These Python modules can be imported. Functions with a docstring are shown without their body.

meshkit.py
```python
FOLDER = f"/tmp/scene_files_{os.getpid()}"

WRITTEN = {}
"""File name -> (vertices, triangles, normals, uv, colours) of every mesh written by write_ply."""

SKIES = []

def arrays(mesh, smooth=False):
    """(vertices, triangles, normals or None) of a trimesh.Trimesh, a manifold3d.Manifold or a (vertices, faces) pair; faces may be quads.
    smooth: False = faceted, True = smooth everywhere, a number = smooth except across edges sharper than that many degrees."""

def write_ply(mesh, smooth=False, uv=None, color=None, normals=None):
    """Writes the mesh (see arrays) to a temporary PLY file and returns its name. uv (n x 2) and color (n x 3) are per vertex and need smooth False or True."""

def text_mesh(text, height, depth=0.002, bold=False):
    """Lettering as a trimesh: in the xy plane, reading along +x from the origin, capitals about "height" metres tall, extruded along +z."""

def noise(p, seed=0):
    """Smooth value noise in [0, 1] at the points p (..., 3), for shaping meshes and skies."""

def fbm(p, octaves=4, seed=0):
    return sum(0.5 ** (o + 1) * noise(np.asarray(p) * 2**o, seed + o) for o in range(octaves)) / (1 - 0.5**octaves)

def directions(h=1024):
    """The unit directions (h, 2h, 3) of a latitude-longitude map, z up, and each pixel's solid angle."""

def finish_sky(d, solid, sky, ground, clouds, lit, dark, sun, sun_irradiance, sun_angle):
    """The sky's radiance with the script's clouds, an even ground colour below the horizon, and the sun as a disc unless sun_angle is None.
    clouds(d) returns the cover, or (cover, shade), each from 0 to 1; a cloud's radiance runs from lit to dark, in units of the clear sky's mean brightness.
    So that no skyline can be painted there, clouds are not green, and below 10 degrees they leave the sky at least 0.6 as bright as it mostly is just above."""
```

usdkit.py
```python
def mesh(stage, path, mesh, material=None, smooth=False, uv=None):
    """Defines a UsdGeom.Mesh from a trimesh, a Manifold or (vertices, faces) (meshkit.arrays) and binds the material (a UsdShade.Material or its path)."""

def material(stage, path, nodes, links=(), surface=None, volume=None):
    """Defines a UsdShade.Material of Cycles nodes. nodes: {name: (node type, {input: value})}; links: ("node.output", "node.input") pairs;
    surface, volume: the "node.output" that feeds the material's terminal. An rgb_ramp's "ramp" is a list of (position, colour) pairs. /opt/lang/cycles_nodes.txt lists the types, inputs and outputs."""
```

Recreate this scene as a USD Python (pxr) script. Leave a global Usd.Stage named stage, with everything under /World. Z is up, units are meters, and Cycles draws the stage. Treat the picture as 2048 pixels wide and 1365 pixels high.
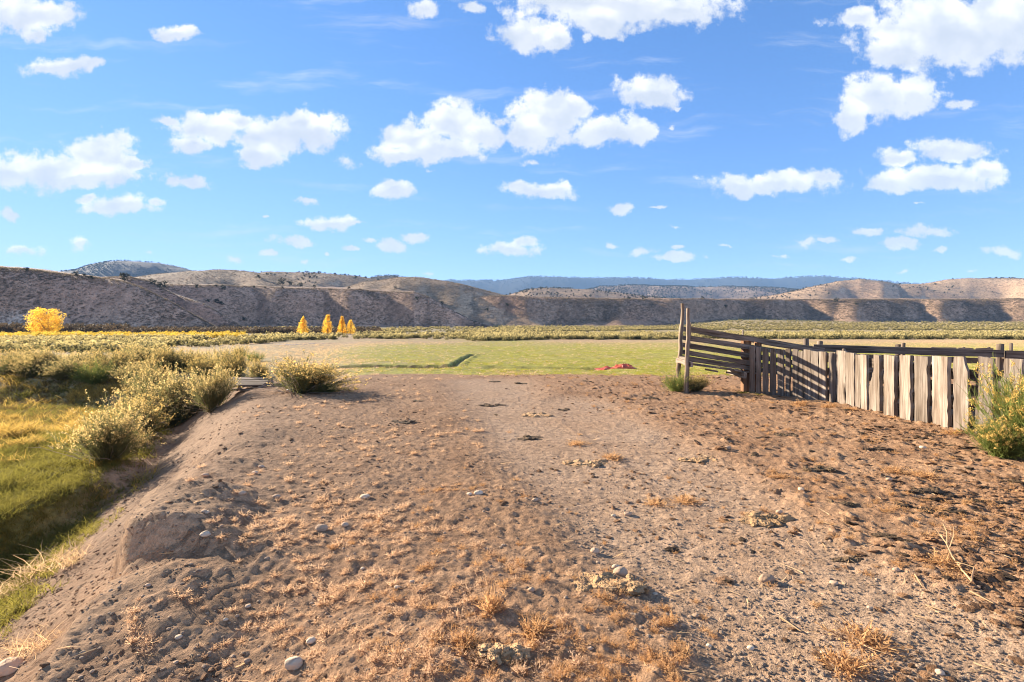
import math
import numpy as np
import trimesh
import usdkit
import meshkit
from pxr import Usd, UsdGeom, UsdLux, UsdShade, Sdf, Gf, Vt

stage = Usd.Stage.CreateInMemory()
UsdGeom.SetStageUpAxis(stage, "Z")
UsdGeom.SetStageMetersPerUnit(stage, 1.0)
UsdGeom.Xform.Define(stage, "/World")
UsdGeom.Scope.Define(stage, "/World/Looks")
R = np.random.default_rng(7)

# ---------------------------------------------------------------- camera, sky, sun
FX, HZ, EYE = 1024.0, 645.0, 1.5          # focal length and horizon row in pixels of a 2048 wide picture, eye height
SUN_AZ, SUN_EL = math.radians(-58), math.radians(18.5)
cam = UsdGeom.Camera.Define(stage, "/World/camera")
cam.CreateHorizontalApertureAttr(36.0)
cam.CreateVerticalApertureAttr(24.0)
cam.CreateFocalLengthAttr(18.0)
cam.CreateVerticalApertureOffsetAttr(-(682.5 - HZ) / 2048 * 36.0)
cam.CreateClippingRangeAttr((0.05, 60000.0))
cam.CreateExposureAttr(2.27)
cam.AddTranslateOp().Set((0, 0, EYE))
cam.AddRotateXOp().Set(90.0)

sun = UsdLux.DistantLight.Define(stage, "/World/sun")
sun.CreateIntensityAttr(1.25)
sun.CreateAngleAttr(0.53)
sun.CreateColorAttr((1.0, 0.86, 0.68))
sun.CreateNormalizeAttr(True)
sun.AddRotateZOp().Set(-math.degrees(SUN_AZ))
sun.AddRotateXOp().Set(-(90.0 - math.degrees(SUN_EL)))

# clouds: centre column, centre row, half width, half height, weight; turned into directions below
CLOUDS = """100 340 110 34 1;200 312 80 40 1;20 350 70 26 1;265 325 36 17 1;150 352 140 20 1;
420 255 85 30 1;385 285 55 20 .9;335 240 32 11 .9;475 240 42 15 .9;560 265 90 36 1;635 265 50 36 1;520 308 45 25 1;600 245 60 20 1;
830 275 75 28 1;905 245 62 40 1;960 265 52 26 1;800 302 62 20 1;880 295 85 25 1;1005 245 35 18 .55;690 325 70 18 .4;
1095 240 75 48 1;1140 212 46 26 1;1060 265 46 34 1;1205 262 62 26 1;1268 255 32 32 .95;
1300 182 66 26 1;1755 198 82 40 1;1830 192 56 36 1;1700 235 38 32 1;1925 210 44 13 .8;1350 210 16 7 .6;1340 250 18 12 .55;
1900 60 170 58 1.1;2010 45 110 62 1.1;1800 100 72 38 1;1720 32 38 16 .9;2040 20 110 60 1;
1250 8 210 42 1;1200 42 72 26 1;1350 22 66 24 1;1130 2 110 24 1;1060 68 72 30 1;1105 78 42 16 1;1172 76 16 12 .8;850 15 48 22 .8;945 14 28 12 .8;
60 28 105 32 .9;80 62 36 26 .75;10 18 70 42 .9;120 132 90 20 .75;185 125 32 15 .75;355 70 52 17 .85;
1900 300 92 22 .9;1800 315 60 20 .75;1880 357 125 24 1;1790 362 52 20 1;1970 342 42 20 1;
1555 366 135 20 .9;1470 370 52 22 .9;1650 352 52 15 .85;1090 380 78 17 .85;1040 378 32 14 .9;785 378 42 18 .9;380 365 44 14 .85;240 412 98 22 .8;170 398 42 12 .7;310 405 27 10 .8;
1248 413 28 12 .8;1315 416 26 7 .55;610 400 34 12 .7;660 446 78 16 .85;715 450 34 9 .7;1070 325 60 14 .4;870 340 30 9 .4;
585 482 52 11 .8;545 505 22 7 .8;785 498 34 13 .9;830 480 26 12 .9;742 483 22 8 .7;467 518 24 9 .8;706 497 20 7 .7;660 503 9 8 .7;610 523 14 8 .6;
1025 499 68 19 .8;1045 485 36 13 .85;1225 490 17 8 .75;1285 503 32 11 .85;1345 517 72 10 .8;1348 500 20 7 .7;1610 489 28 14 .75;1660 480 20 7 .75;1735 463 30 9 .85;
1855 460 64 12 .85;1795 487 40 11 .9;1872 495 13 7 .8;2012 502 50 14 .7;160 490 36 18 .65;50 505 64 18 .55;15 432 40 15 .7;1695 515 20 7 .75;1560 514 27 7 .65;1812 538 18 6 .6;
300 507 36 9 .45;1350 455 60 8 .35;40 540 60 8 .35;860 545 60 7 .35;1445 495 30 6 .4;1840 410 22 8 .45;530 438 16 6 .6;190 545 50 8 .3;1950 545 50 8 .35"""
SKY_STRENGTH = 0.056
n, ln = {}, []
n["tc"] = ("texture_coordinate", {})
n["sky"] = ("sky_texture", dict(sky_type="single_scattering", sun_disc=False, sun_elevation=SUN_EL, sun_rotation=SUN_AZ, altitude=1900.0, air_density=1.0, aerosol_density=0.0, ozone_density=3.0))
n["xyz"] = ("separate_xyz", {})
ln.append(("tc.generated", "xyz.vector"))
n["ymax"] = ("math", dict(math_type="maximum", value2=0.12)); ln.append(("xyz.y", "ymax.value1"))
n["u"] = ("math", dict(math_type="divide")); ln += [("xyz.x", "u.value1"), ("ymax.value", "u.value2")]
n["v"] = ("math", dict(math_type="divide")); ln += [("xyz.z", "v.value1"), ("ymax.value", "v.value2")]
n["uv"] = ("combine_xyz", {}); ln += [("u.value", "uv.x"), ("v.value", "uv.y")]
# two domain warps: large curls and small cauliflower edges
prev = "uv.vector"
for k, (sc, amp, det) in enumerate(((9.0, 0.060, 2.0), (34.0, 0.030, 5.0))):
    n[f"wn{k}"] = ("noise_texture", dict(dimensions="3D", scale=sc, detail=det, roughness=0.6)); ln.append((prev, f"wn{k}.vector"))
    n[f"ws{k}"] = ("vector_math", dict(math_type="subtract", vector2=(0.5, 0.5, 0.5))); ln.append((f"wn{k}.color", f"ws{k}.vector1"))
    n[f"wv{k}"] = ("vector_math", dict(math_type="multiply_add", vector2=(amp, amp * 0.62, 0.0))); ln += [(f"ws{k}.vector", f"wv{k}.vector1"), (prev, f"wv{k}.vector3")]
    prev = f"wv{k}.vector"
last = None
for i, row in enumerate(CLOUDS.replace("\n", "").split(";")):
    cx, cy, rx, ry, w = map(float, row.split())
    a, b, sx, sy = (cx - 1024) / FX, (HZ - cy) / FX, FX / (rx * 1.28), FX / (ry * 1.42)
    n[f"m{i}"] = ("mapping", dict(mapping_type="point", location=(-a * sx, -b * sy, 0), scale=(sx, sy, 0))); ln.append((prev, f"m{i}.vector"))
    n[f"l{i}"] = ("vector_math", dict(math_type="length")); ln.append((f"m{i}.vector", f"l{i}.vector1"))
    n[f"d{i}"] = ("math", dict(math_type="multiply_add", value2=-1.0, value3=w)); ln.append((f"l{i}.value", f"d{i}.value1"))
    if last is None:
        last = f"d{i}.value"
    else:
        n[f"x{i}"] = ("math", dict(math_type="maximum")); ln += [(last, f"x{i}.value1"), (f"d{i}.value", f"x{i}.value2")]
        last = f"x{i}.value"
n["cn"] = ("noise_texture", dict(dimensions="3D", scale=26.0, detail=6.0, roughness=0.62)); ln.append(("uv.vector", "cn.vector"))
n["cd"] = ("math", dict(math_type="multiply_add", value2=1.7, value3=-0.83)); ln.append(("cn.fac", "cd.value1"))
n["cs"] = ("math", dict(math_type="add")); ln += [(last, "cs.value1"), ("cd.value", "cs.value2")]
# beside and behind the view the same scattered clouds go on, from noise
n["gn"] = ("noise_texture", dict(dimensions="3D", scale=3.2, detail=7.0, roughness=0.6)); ln.append(("tc.generated", "gn.vector"))
n["gr"] = ("map_range", dict(range_type="linear", from_min=0.50, from_max=0.68, to_min=-0.25, to_max=0.9, clamp=False)); ln.append(("gn.fac", "gr.value"))
n["fm"] = ("map_range", dict(range_type="smoothstep", from_min=0.62, from_max=0.5, to_min=0.0, to_max=1.0, clamp=True)); ln.append(("xyz.y", "fm.value"))
n["gm"] = ("mix_float", {}); ln += [("fm.result", "gm.fac"), ("cs.value", "gm.a"), ("gr.result", "gm.b")]
n["cov"] = ("map_range", dict(range_type="smoothstep", from_min=0.04, from_max=0.47, to_min=0.0, to_max=1.0, clamp=True)); ln.append(("gm.result", "cov.value"))
n["covm"] = ("math", dict(math_type="maximum")); ln += [("cov.result", "covm.value1"), ("str.result", "covm.value2")]
n["up"] = ("map_range", dict(range_type="smoothstep", from_min=0.0, from_max=0.05, to_min=0.0, to_max=1.0, clamp=True)); ln.append(("xyz.z", "up.value"))
n["cover"] = ("math", dict(math_type="multiply")); ln += [("covm.value", "cover.value1"), ("up.result", "cover.value2")]
first = None
for i, row in enumerate(CLOUDS.replace("\n", "").split(";")):
    cx, cy, rx, ry, w = map(float, row.split())
    if ry < 16:
        continue
    a, b, sx, sy = (cx - 1024) / FX, (HZ - cy + ry * 0.55) / FX, FX / (rx * 1.28), FX / (ry * 1.42)
    n[f"bm{i}"] = ("mapping", dict(mapping_type="point", location=(-a * sx, -b * sy, 0), scale=(sx, sy, 0))); ln.append((prev, f"bm{i}.vector"))
    n[f"bl{i}"] = ("vector_math", dict(math_type="length")); ln.append((f"bm{i}.vector", f"bl{i}.vector1"))
    n[f"bd{i}"] = ("math", dict(math_type="multiply_add", value2=-1.0, value3=w)); ln.append((f"bl{i}.value", f"bd{i}.value1"))
    if first is not None:
        n[f"by{i}"] = ("math", dict(math_type="maximum")); ln += [(first, f"by{i}.value1"), (f"bd{i}.value", f"by{i}.value2")]
        first = f"by{i}.value"
    else:
        first = f"bd{i}.value"
n["und"] = ("math", dict(math_type="subtract")); ln += [(last, "und.value1"), (first, "und.value2")]
n["undr"] = ("map_range", dict(range_type="smoothstep", from_min=-0.18, from_max=0.36, to_min=0.0, to_max=0.62, clamp=True)); ln.append(("und.value", "undr.value"))
n["stm"] = ("mapping", dict(mapping_type="point", scale=(2.6, 21.0, 1.0), rotation=(0, 0, 0.05))); ln.append(("wv0.vector", "stm.vector"))
n["stn"] = ("noise_texture", dict(dimensions="3D", scale=1.0, detail=5.0, roughness=0.6)); ln.append(("stm.vector", "stn.vector"))
n["str"] = ("map_range", dict(range_type="smoothstep", from_min=0.52, from_max=0.80, to_min=0.0, to_max=0.42, clamp=True)); ln.append(("stn.fac", "str.value"))
n["shn"] = ("noise_texture", dict(dimensions="3D", scale=15.0, detail=4.0)); ln.append(("uv.vector", "shn.vector"))
n["shr"] = ("rgb_ramp", {"ramp": [(0.36, (2.9, 3.15, 3.5)), (0.6, (4.2, 4.25, 4.3))]}); ln.append(("shn.fac", "shr.fac"))
n["shd"] = ("mix", dict(mix_type="mix", color2=(2.3, 2.6, 3.15))); ln += [("undr.result", "shd.fac"), ("shr.color", "shd.color1")]
n["tint"] = ("mix", dict(mix_type="multiply", fac=1.0, color2=(0.76, 1.21, 1.74))); ln.append(("sky.color", "tint.color1"))
# the sun's glare in the sky levels off, as in the photograph's wide tonal range
n["lev"] = ("vector_math", dict(math_type="multiply_add", vector2=(1 / 4.3, 1 / 4.7, 1 / 8.0), vector3=(1.0, 1.0, 1.0))); ln.append(("tint.color", "lev.vector1"))
n["sk"] = ("vector_math", dict(math_type="divide")); ln += [("tint.color", "sk.vector1"), ("lev.vector", "sk.vector2")]
n["mixc"] = ("mix", dict(mix_type="mix")); ln += [("cover.value", "mixc.fac"), ("sk.vector", "mixc.color1"), ("shd.color", "mixc.color2")]
n["bg"] = ("background_shader", dict(strength=SKY_STRENGTH)); ln.append(("mixc.color", "bg.color"))
sky_mat = usdkit.material(stage, "/World/Looks/sky", n, ln, surface="bg.background")
dome = UsdLux.DomeLight.Define(stage, "/World/sky")
UsdShade.MaterialBindingAPI.Apply(dome.GetPrim()).Bind(sky_mat)
dome.GetPrim().SetCustomDataByKey("kind", "structure")

# ---------------------------------------------------------------- helpers
_names = {}
def numbered(name, parent="/World"):
    k = _names.get((parent, name), 0)
    _names[(parent, name)] = k + 1
    return f"{parent}/{name}" if k == 0 else f"{parent}/{name}_{k:03d}"

def data(prim, label=None, cat=None, group=None, kind=None):
    p = prim.GetPrim() if hasattr(prim, "GetPrim") else prim
    for k, v in (("label", label), ("category", cat), ("group", group), ("kind", kind)):
        if v:
            p.SetCustomDataByKey(k, v)
    return p

def obj(name, mesh, mat, parent="/World", smooth=False, **kw):
    pr = usdkit.mesh(stage, numbered(name, parent), mesh, mat, smooth=smooth)
    data(pr, **kw)
    return pr

def thing(name, label, cat, loc=(0, 0, 0), rz=0.0, scale=None, group=None, kind=None, src=None):
    x = UsdGeom.Xform.Define(stage, numbered(name))
    x.AddTranslateOp().Set(Gf.Vec3d(*map(float, loc)))
    x.AddRotateZOp().Set(float(rz))
    if scale is not None:
        x.AddScaleOp().Set(Gf.Vec3f(*np.broadcast_to(np.asarray(scale, float), 3).tolist()))
    data(x, label, cat, group, kind)
    if src is not None:
        x.GetPrim().GetReferences().AddInternalReference(src)
        x.GetPrim().SetInstanceable(True)
    return str(x.GetPath())

def sstep(a, b, x):
    t = np.clip((x - a) / (b - a), 0, 1)
    return t * t * (3 - 2 * t)

def nz(x, y, f, o=4, seed=0):
    p = np.stack([np.asarray(x, float) * f, np.asarray(y, float) * f, np.zeros_like(np.asarray(x, float)) + 0.37 * seed], -1)
    return meshkit.fbm(p, o, seed) * 2 - 1

def prim_color(pr, cols):
    UsdGeom.PrimvarsAPI(pr).CreatePrimvar("tone", Sdf.ValueTypeNames.Color3fArray, "vertex").Set(Vt.Vec3fArray.FromNumpy(np.asarray(cols, np.float32)))

# ---------------------------------------------------------------- the lie of the land
CREST = np.array([[-0.6, -1.0], [-1.25, 0.6], [-2.02, 2.1], [-3.2, 4.9], [-3.98, 6.8], [-5.3, 9.6], [-6.9, 12.6], [-9.0, 15.5], [-12, 18.0]])
def crest_s(x, y):
    """How far left of the crest of the dirt ramp a point lies."""
    xc = np.interp(y, CREST[:, 1], CREST[:, 0])
    sl = np.interp(y, (CREST[1:, 1] + CREST[:-1, 1]) / 2, np.diff(CREST[:, 0]) / np.diff(CREST[:, 1]))
    return (xc - x) / np.sqrt(1 + sl ** 2)

def near_plain(x, y):
    right = np.interp(y, [-40, 11, 14, 18, 30, 46, 90, 132, 250, 420, 1500], [0, 0, -0.06, -0.30, -0.62, -1.0, -1.6, -2.0, -2.4, -2.6, -2.0])
    left = np.interp(y, [-40, 12, 18.0, 20, 24, 57, 132, 250, 420, 1500], [-1.25, -1.35, -1.50, -0.72, -0.62, -1.5, -2.0, -2.4, -2.6, -2.0])
    s = crest_s(x, y)
    lat = x + 0.28 * y
    bl = sstep(0.5, -5.0, lat) * sstep(14, 19, y) + sstep(-0.65, 2.0, s) * sstep(19, 14, y)
    z = right * (1 - bl) + left * bl
    # apron of the right-hand valley rises to the terrace
    u = x / np.maximum(y, 1)
    z = z + sstep(0.30, 0.46, u) * np.minimum(np.maximum(y - 230, 0), 1500) * 0.0125 + 0.014 * np.exp(-((u - 0.46) / 0.12) ** 2) * np.clip(y - 380, 0, 320) * sstep(1150, 740, y)
    return z, s, bl

LUMPS = [(3.95, 0.16, 0.55, 0.31), (5.05, 0.10, 0.45, 0.14), (2.75, 0.16, 0.55, 0.12), (6.6, 0.10, 0.5, 0.09)]
def seg_d(x, y, pts):
    d = np.full(np.shape(x), 1e9)
    for (a, b) in zip(pts[:-1], pts[1:]):
        a, b = np.array(a), np.array(b)
        ab = b - a
        t = np.clip(((x - a[0]) * ab[0] + (y - a[1]) * ab[1]) / (ab @ ab), 0, 1)
        d = np.minimum(d, np.hypot(x - a[0] - t * ab[0], y - a[1] - t * ab[1]))
    return d

def px(x, y, z=-0.5):                     # a point of the plain seen at column x, row y at height z
    Y = (EYE - z) * FX / (y - HZ)
    return ((x - 1024) / FX * Y, Y)
SOD = [[px(560, 733, -.42), px(640, 731, -.42), px(700, 729, -.42), px(800, 729, -.42), px(908, 731, -.42)], [px(985, 733, -.42), px(1060, 735, -.42), px(1200, 737, -.4)],
       [px(600, 717, -.6), px(650, 714, -.62), px(690, 706, -.75), px(735, 703, -.8)]]
FURROW = [px(908, 731, -.42), px(925, 718, -.55), px(946, 708, -.7)]
TRACK = np.array([[-0.6, 13.5], [-0.15, 10], [0.25, 7.5], [0.55, 5.6], [0.85, 4.5], [1.0, 3.6], [1.25, 2.7], [1.5, 1.5]])
TRACK2 = np.array([[1.0, 9.5], [1.55, 6.5], [1.75, 4.8], [1.7, 3.9], [1.9, 3.0], [2.2, 2.0]])

def track_mask(x, y):
    d1 = seg_d(x, y, [tuple(p) for p in TRACK]); d2 = seg_d(x, y, [tuple(p) for p in TRACK2])
    w = 0.32 + 0.05 * np.clip(y, 0, 14)
    return np.maximum(sstep(1.7, 0.5, d1 / w), sstep(1.6, 0.5, d2 / w))

def curve(x, xs, ys):
    """Interpolates with level tangents at the points: rounded spurs and gullies."""
    i = np.clip(np.searchsorted(xs, x) - 1, 0, len(xs) - 2)
    t = np.clip((x - xs[i]) / (xs[i + 1] - xs[i]), 0, 1)
    return ys[i] + (ys[i + 1] - ys[i]) * t * t * (3 - 2 * t)

def interp_layer(pts):
    a = np.array([list(map(float, p.split(","))) for p in pts.split()])
    return a[:, 0], a[:, 1]

# name, silhouette, crest distance (number or points), face run, kind, plateau slope factor, tone, label
LAYERS = [
 ("hill", "-900,560 -400,548 0,535 60,540 140,549 200,557 245,563 290,580 340,606 390,634 440,662", "-900,330 0,300 120,300 245,290 340,278 440,270", 46, "face", 1.03, 0, "near sage-covered hill rising behind the big yellow cottonwood"),
 ("hill", "60,590 150,566 180,559 215,556 255,556 300,565 350,590 400,606 430,622 500,664", "60,380 215,365 300,355 400,338 500,325", 46, "face", 1.02, 0, "brown spur with a bright sunlit edge left of the long terrace"),
 ("terrace", "180,600 260,572 300,568 330,571 395,572 500,575 600,577 700,580 800,585 830,587 860,597 900,620 940,640 970,651 1010,662", "180,430 300,430 395,445 500,462 560,452 640,468 700,452 760,460 830,444 900,428 1010,405", 48, "face", 1.10, 0, "long flat-topped shaded terrace behind the row of yellow poplars"),
 ("hill", "100,572 200,562 280,556 350,548 440,541 500,545 560,556 620,572 660,588", "100,760 440,720 660,640", 210, "round", 1, 1, "pale rounded grassy hill above the long terrace, left of centre"),
 ("hill", "400,570 480,552 540,546 600,547 650,548 700,552 740,558 800,575", "400,1050 800,1000", 240, "round", 1, 1, "hazy rounded hill with a shaded hollow behind the terrace"),
 ("hill", "640,590 690,577 730,565 800,556 840,557 880,563 920,570 960,580 1000,590 1040,600", "640,780 1040,760", 220, "round", 1, 1, "rounded tan hill ending at the middle of the skyline"),
 ("mesa", "60,556 110,545 150,540 180,530 215,523 260,523 320,527 360,535 383,541 420,556", "60,2300 420,2300", 420, "round", 1, 3, "dark flat-topped mesa on the left skyline"),
 ("mesa", "715,566 745,556 760,553 790,553 812,557 840,570", "700,1700 900,1700", 260, "round", 1, 3, "small dark wooded knob on the skyline left of the blue mountains"),
 ("terrace", "840,650 870,628 900,604 950,595 1000,592 1060,595 1110,597 1200,599 1300,599 1500,600 1700,600 2048,600 2700,600", "840,700 900,668 950,635 1000,605 1060,585 1150,572 1240,576 1300,602 1350,584 1430,615 1490,652 1540,650 1580,668 1600,672 1665,645 1720,622 1775,640 1830,634 1890,606 1930,616 1985,612 2060,574 2140,585 2300,590 2700,570", 52, "face", 1.05, 6, "low shaded terrace with gullied spurs across the right half"),
 ("hill", "960,604 1020,590 1060,580 1100,577 1180,580 1230,586 1280,592 1330,599 1380,606", "960,1400 1380,1300", 330, "round", 1, 2, "pale low hill dotted with dark trees at the middle distance"),
 ("hill", "1440,606 1500,598 1560,590 1620,576 1680,563 1720,559 1760,564 1800,570 1850,569 1890,563 1940,560 2048,561 2300,566 2700,570", "1440,1500 2700,1500", 420, "round", 1, 2, "broad tan hill above the fence on the right skyline"),
 ("foothill", "1080,600 1130,590 1200,575 1260,571 1330,573 1400,575 1500,575 1560,578 1620,584 1700,600", "1080,2900 1700,2900", 700, "round", 1, 4, "wooded foothill speckled with dark trees below the blue mountains"),
 ("mountain", "700,580 800,572 880,565 900,562 940,563 1000,564 1030,560 1060,555 1100,555 1150,558 1200,557 1250,557 1320,559 1400,560 1440,558 1480,557 1550,560 1600,557 1650,555 1690,557 1720,560 1800,568 1880,572", "700,6800 1880,6800", 1500, "round", 1, 5, "long blue mountain ridge on the skyline right of centre"),
 ("mountain", "1860,572 1900,566 1960,558 2000,557 2048,558 2200,560 2700,566", "1860,5200 2700,5200", 1100, "round", 1, 5, "short blue mountain top at the right end of the skyline"),
]
_parsed = []
for L in LAYERS:
    dx_, dy_ = interp_layer(L[2])
    if "gullied" in L[7]:
        dy_ = 628 + (dy_ - 628) * 0.62
    _parsed.append((interp_layer(L[1]), (dx_, dy_), L[3], L[4], L[5]))

CREST_H = []
for (sx, sy), (dx, dy), *_r in _parsed:
    _p = np.linspace(sx[0], sx[-1], 200)
    CREST_H.append(float(np.quantile(4.0 + (HZ - np.interp(_p, sx, sy)) / FX * np.interp(_p, dx, dy), 0.8)))

def land(x, y, fine=True):
    """Height of the land and the number of the hill it belongs to (-1: the plain)."""
    x, y = np.asarray(x, float), np.asarray(y, float)
    z, s, bl = near_plain(x, y)
    who = np.full(z.shape, -1)
    far = y > 120
    if far.any():
        X, Y = x[far], y[far]
        P = 1024 + FX * X / Y
        base, best, w = z[far], z[far].copy(), np.full(X.shape, -1)
        for k, ((sx, sy), (dx, dy), run, kind, pl) in enumerate(_parsed):
            inside = (P > sx[0] - 60) & (P < sx[-1] + 60)
            if not inside.any():
                continue
            ys, D = np.interp(P, sx, sy), curve(P, dx, dy)
            ys = ys + 1.1 * nz(P / 28.0, P * 0 + 1.7 * k, 1.0, 3, 120 + k)
            wob = nz(P / 95.0, P * 0 + 7.3 * k, 1.0, 2, 20 + k)
            run = run * (1.0 + ((0.45 if k == 8 else 0.2) * nz(P / 85.0, P * 0 + 3.1 * k, 1.0, 2, 70 + k) if kind == "face" else 0))
            if kind == "face":          # low noses are as steep as the high faces
                run = run * np.clip((EYE + (HZ - ys) / FX * D - base) / CREST_H[k], 0.30, 1.15)
            D = D * (1 + (0.009 if kind == "face" else 0.05) * wob)
            fade = sstep(sx[0] - 60, sx[0], P) * sstep(sx[-1] + 60, sx[-1], P)
            zc = EYE + (HZ - ys) / FX * D
            if kind == "face":
                t = np.clip((Y - (D - run)) / run, 0, 1)
                gul = nz(X / 38.0, Y / 60.0, 1.0, 4, 50 + k)
                t = np.clip(t + 0.06 * gul * np.sin(np.pi * t), 0, 1)
                prof = 0.2 * t + 0.8 * sstep(0.0, 1.0, t)
                zz = base + (zc - base) * prof
                slope = np.maximum((HZ - ys) / FX, 0) * pl + 0.002
                zz = np.where(Y > D, zc + (Y - D) * slope, zz)
                zz = np.where(Y > D + 420, zc + 420 * slope - (Y - D - 420) * 0.2, zz)
            else:
                q = (Y - D) / run
                q = np.where(q > 0, q * 0.6, q)
                q = q + 0.10 * nz(X / (run * 0.45), Y / (run * 0.9), 1.0, 4, 80 + k)
                zz = base + (zc - base) * np.clip(1.0 - q * q, -3, 1)
            zz = np.where(inside, base + (zz - base) * fade, -1e9)
            zz = np.where(fade < 0.02, -1e9, zz)
            hit = zz > best
            best, w = np.where(hit, zz, best), np.where(hit, k, w)
        best = best + np.where(w >= 0, 1.15 * nz(X, Y, 1 / 17.0, 4, 5) + 0.0016 * Y * nz(X, Y, 1 / 55.0, 3, 6), 0.12 * nz(X, Y, 1 / 9.0, 3, 4))
        z[far], who[far] = best, w
    if not fine:
        return z, who
    near = y <= 120
    X, Y = x[near], y[near]
    S, B = s[near], bl[near]
    dirt = sstep(21, 15, Y) * sstep(3.0, 2.2, S)
    zz = z[near]
    rough = 0.035 * nz(X, Y, 1.1, 3, 1) + 0.018 * nz(X, Y, 4.2, 3, 2) + 0.020 * np.abs(nz(X, Y, 9.0, 3, 3)) + 0.014 * nz(X, Y, 24.0, 2, 9) + 0.03 * sstep(0.1, 0.6, S) * nz(X, Y, 2.2, 4, 11)
    clod = np.maximum(nz(X, Y, 6.5, 3, 31) - 0.14, 0) * 0.075
    tr = track_mask(X, Y)
    zz = zz + dirt * ((rough + clod * sstep(-2.0, 2.5, X + 0.3)) * (1 - 0.62 * tr) - 0.045 * tr)
    # low hummocks along the bank and an eroded lip on its crest
    zz = zz + sstep(-1.6, -0.1, S) * sstep(0.6, -0.1, S) * 0.05 * nz(X, Y, 0.9, 3, 12)
    lip = S + 0.30 * nz(X, Y, 0.75, 3, 14) + 0.05 * nz(X, Y, 5.0, 2, 15)
    zz = zz - 0.20 * sstep(0.10, 0.20, lip) * sstep(1.5, 0.35, lip) * sstep(9.5, 8.0, Y) * sstep(-0.25, 0.25, nz(X, Y, 0.5, 2, 16) + 0.15)
    zz = zz - 0.30 * sstep(3.7, 1.5, Y) * sstep(-0.3, -1.5, X) * sstep(0.2, -0.2, S)
    # a low berm of pushed-up earth along the crest, with hard eroded lumps
    zz = zz + 0.04 * np.exp(-((S + 0.1 + 0.12 * nz(X, Y, 0.9, 3, 27)) / 0.30) ** 2) * sstep(7.0, 4.5, Y) * (0.7 + 0.6 * nz(X, Y, 1.1, 2, 28))
    wav = 0.10 * nz(X, Y, 2.3, 3, 29)
    for (la_, s0, la, lh) in LUMPS:
        q_ = np.abs((Y - la_) / la)
        b_ = S - s0 + 0.22 * q_ ** 2 + wav
        zz = zz + lh * sstep(1.25, 0.6, q_) * sstep(-1.0, 0.0, b_) * sstep(0.17, 0.05, b_)
    # grassy shelf left of the ditch at the toe of the bank
    shelf = sstep(-6.05, -6.5, X + 0.12 * nz(X, Y, 0.8, 2, 17)) * sstep(13.0, 11.0, Y)
    zz = np.maximum(zz, zz * (1 - shelf) + shelf * (-0.93 + 0.03 * nz(X, Y, 1.5, 3, 18)))
    grass = (1 - dirt)
    zz = zz + grass * ((0.03 + 0.05 * (X < -4.5) * (Y < 20)) * nz(X, Y, 0.8, 4, 19) + 0.012 * nz(X, Y, 3.0, 2, 22))
    # sod edges and the furrow in the meadow
    for pts in SOD:
        d = seg_d(X, Y, pts)
        ly = np.interp(X, [p_[0] for p_ in pts], [p_[1] for p_ in pts]) + 0.35 * nz(X, Y, 0.6, 3, 23)
        inx = sstep(pts[0][0] - 0.6, pts[0][0] + 0.6, X) * sstep(pts[-1][0] + 0.6, pts[-1][0] - 0.6, X)
        zz = zz - 0.20 * np.clip(0.7 + 1.5 * nz(X, Y, 0.45, 2, 25), 0.1, 1) * inx * sstep(0.05, -0.12, Y - ly) * sstep(-2.6, -0.5, Y - ly)
    d = seg_d(X, Y, FURROW)
    zz = zz - 0.20 * sstep(0.20, 0.07, d) + 0.07 * sstep(0.15, 0.28, d) * sstep(0.65, 0.35, d) * (1 + nz(X, Y, 1.4, 2, 24)) * (0.7 + 0.6 * nz(X, Y, 1.4, 2, 24))
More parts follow.
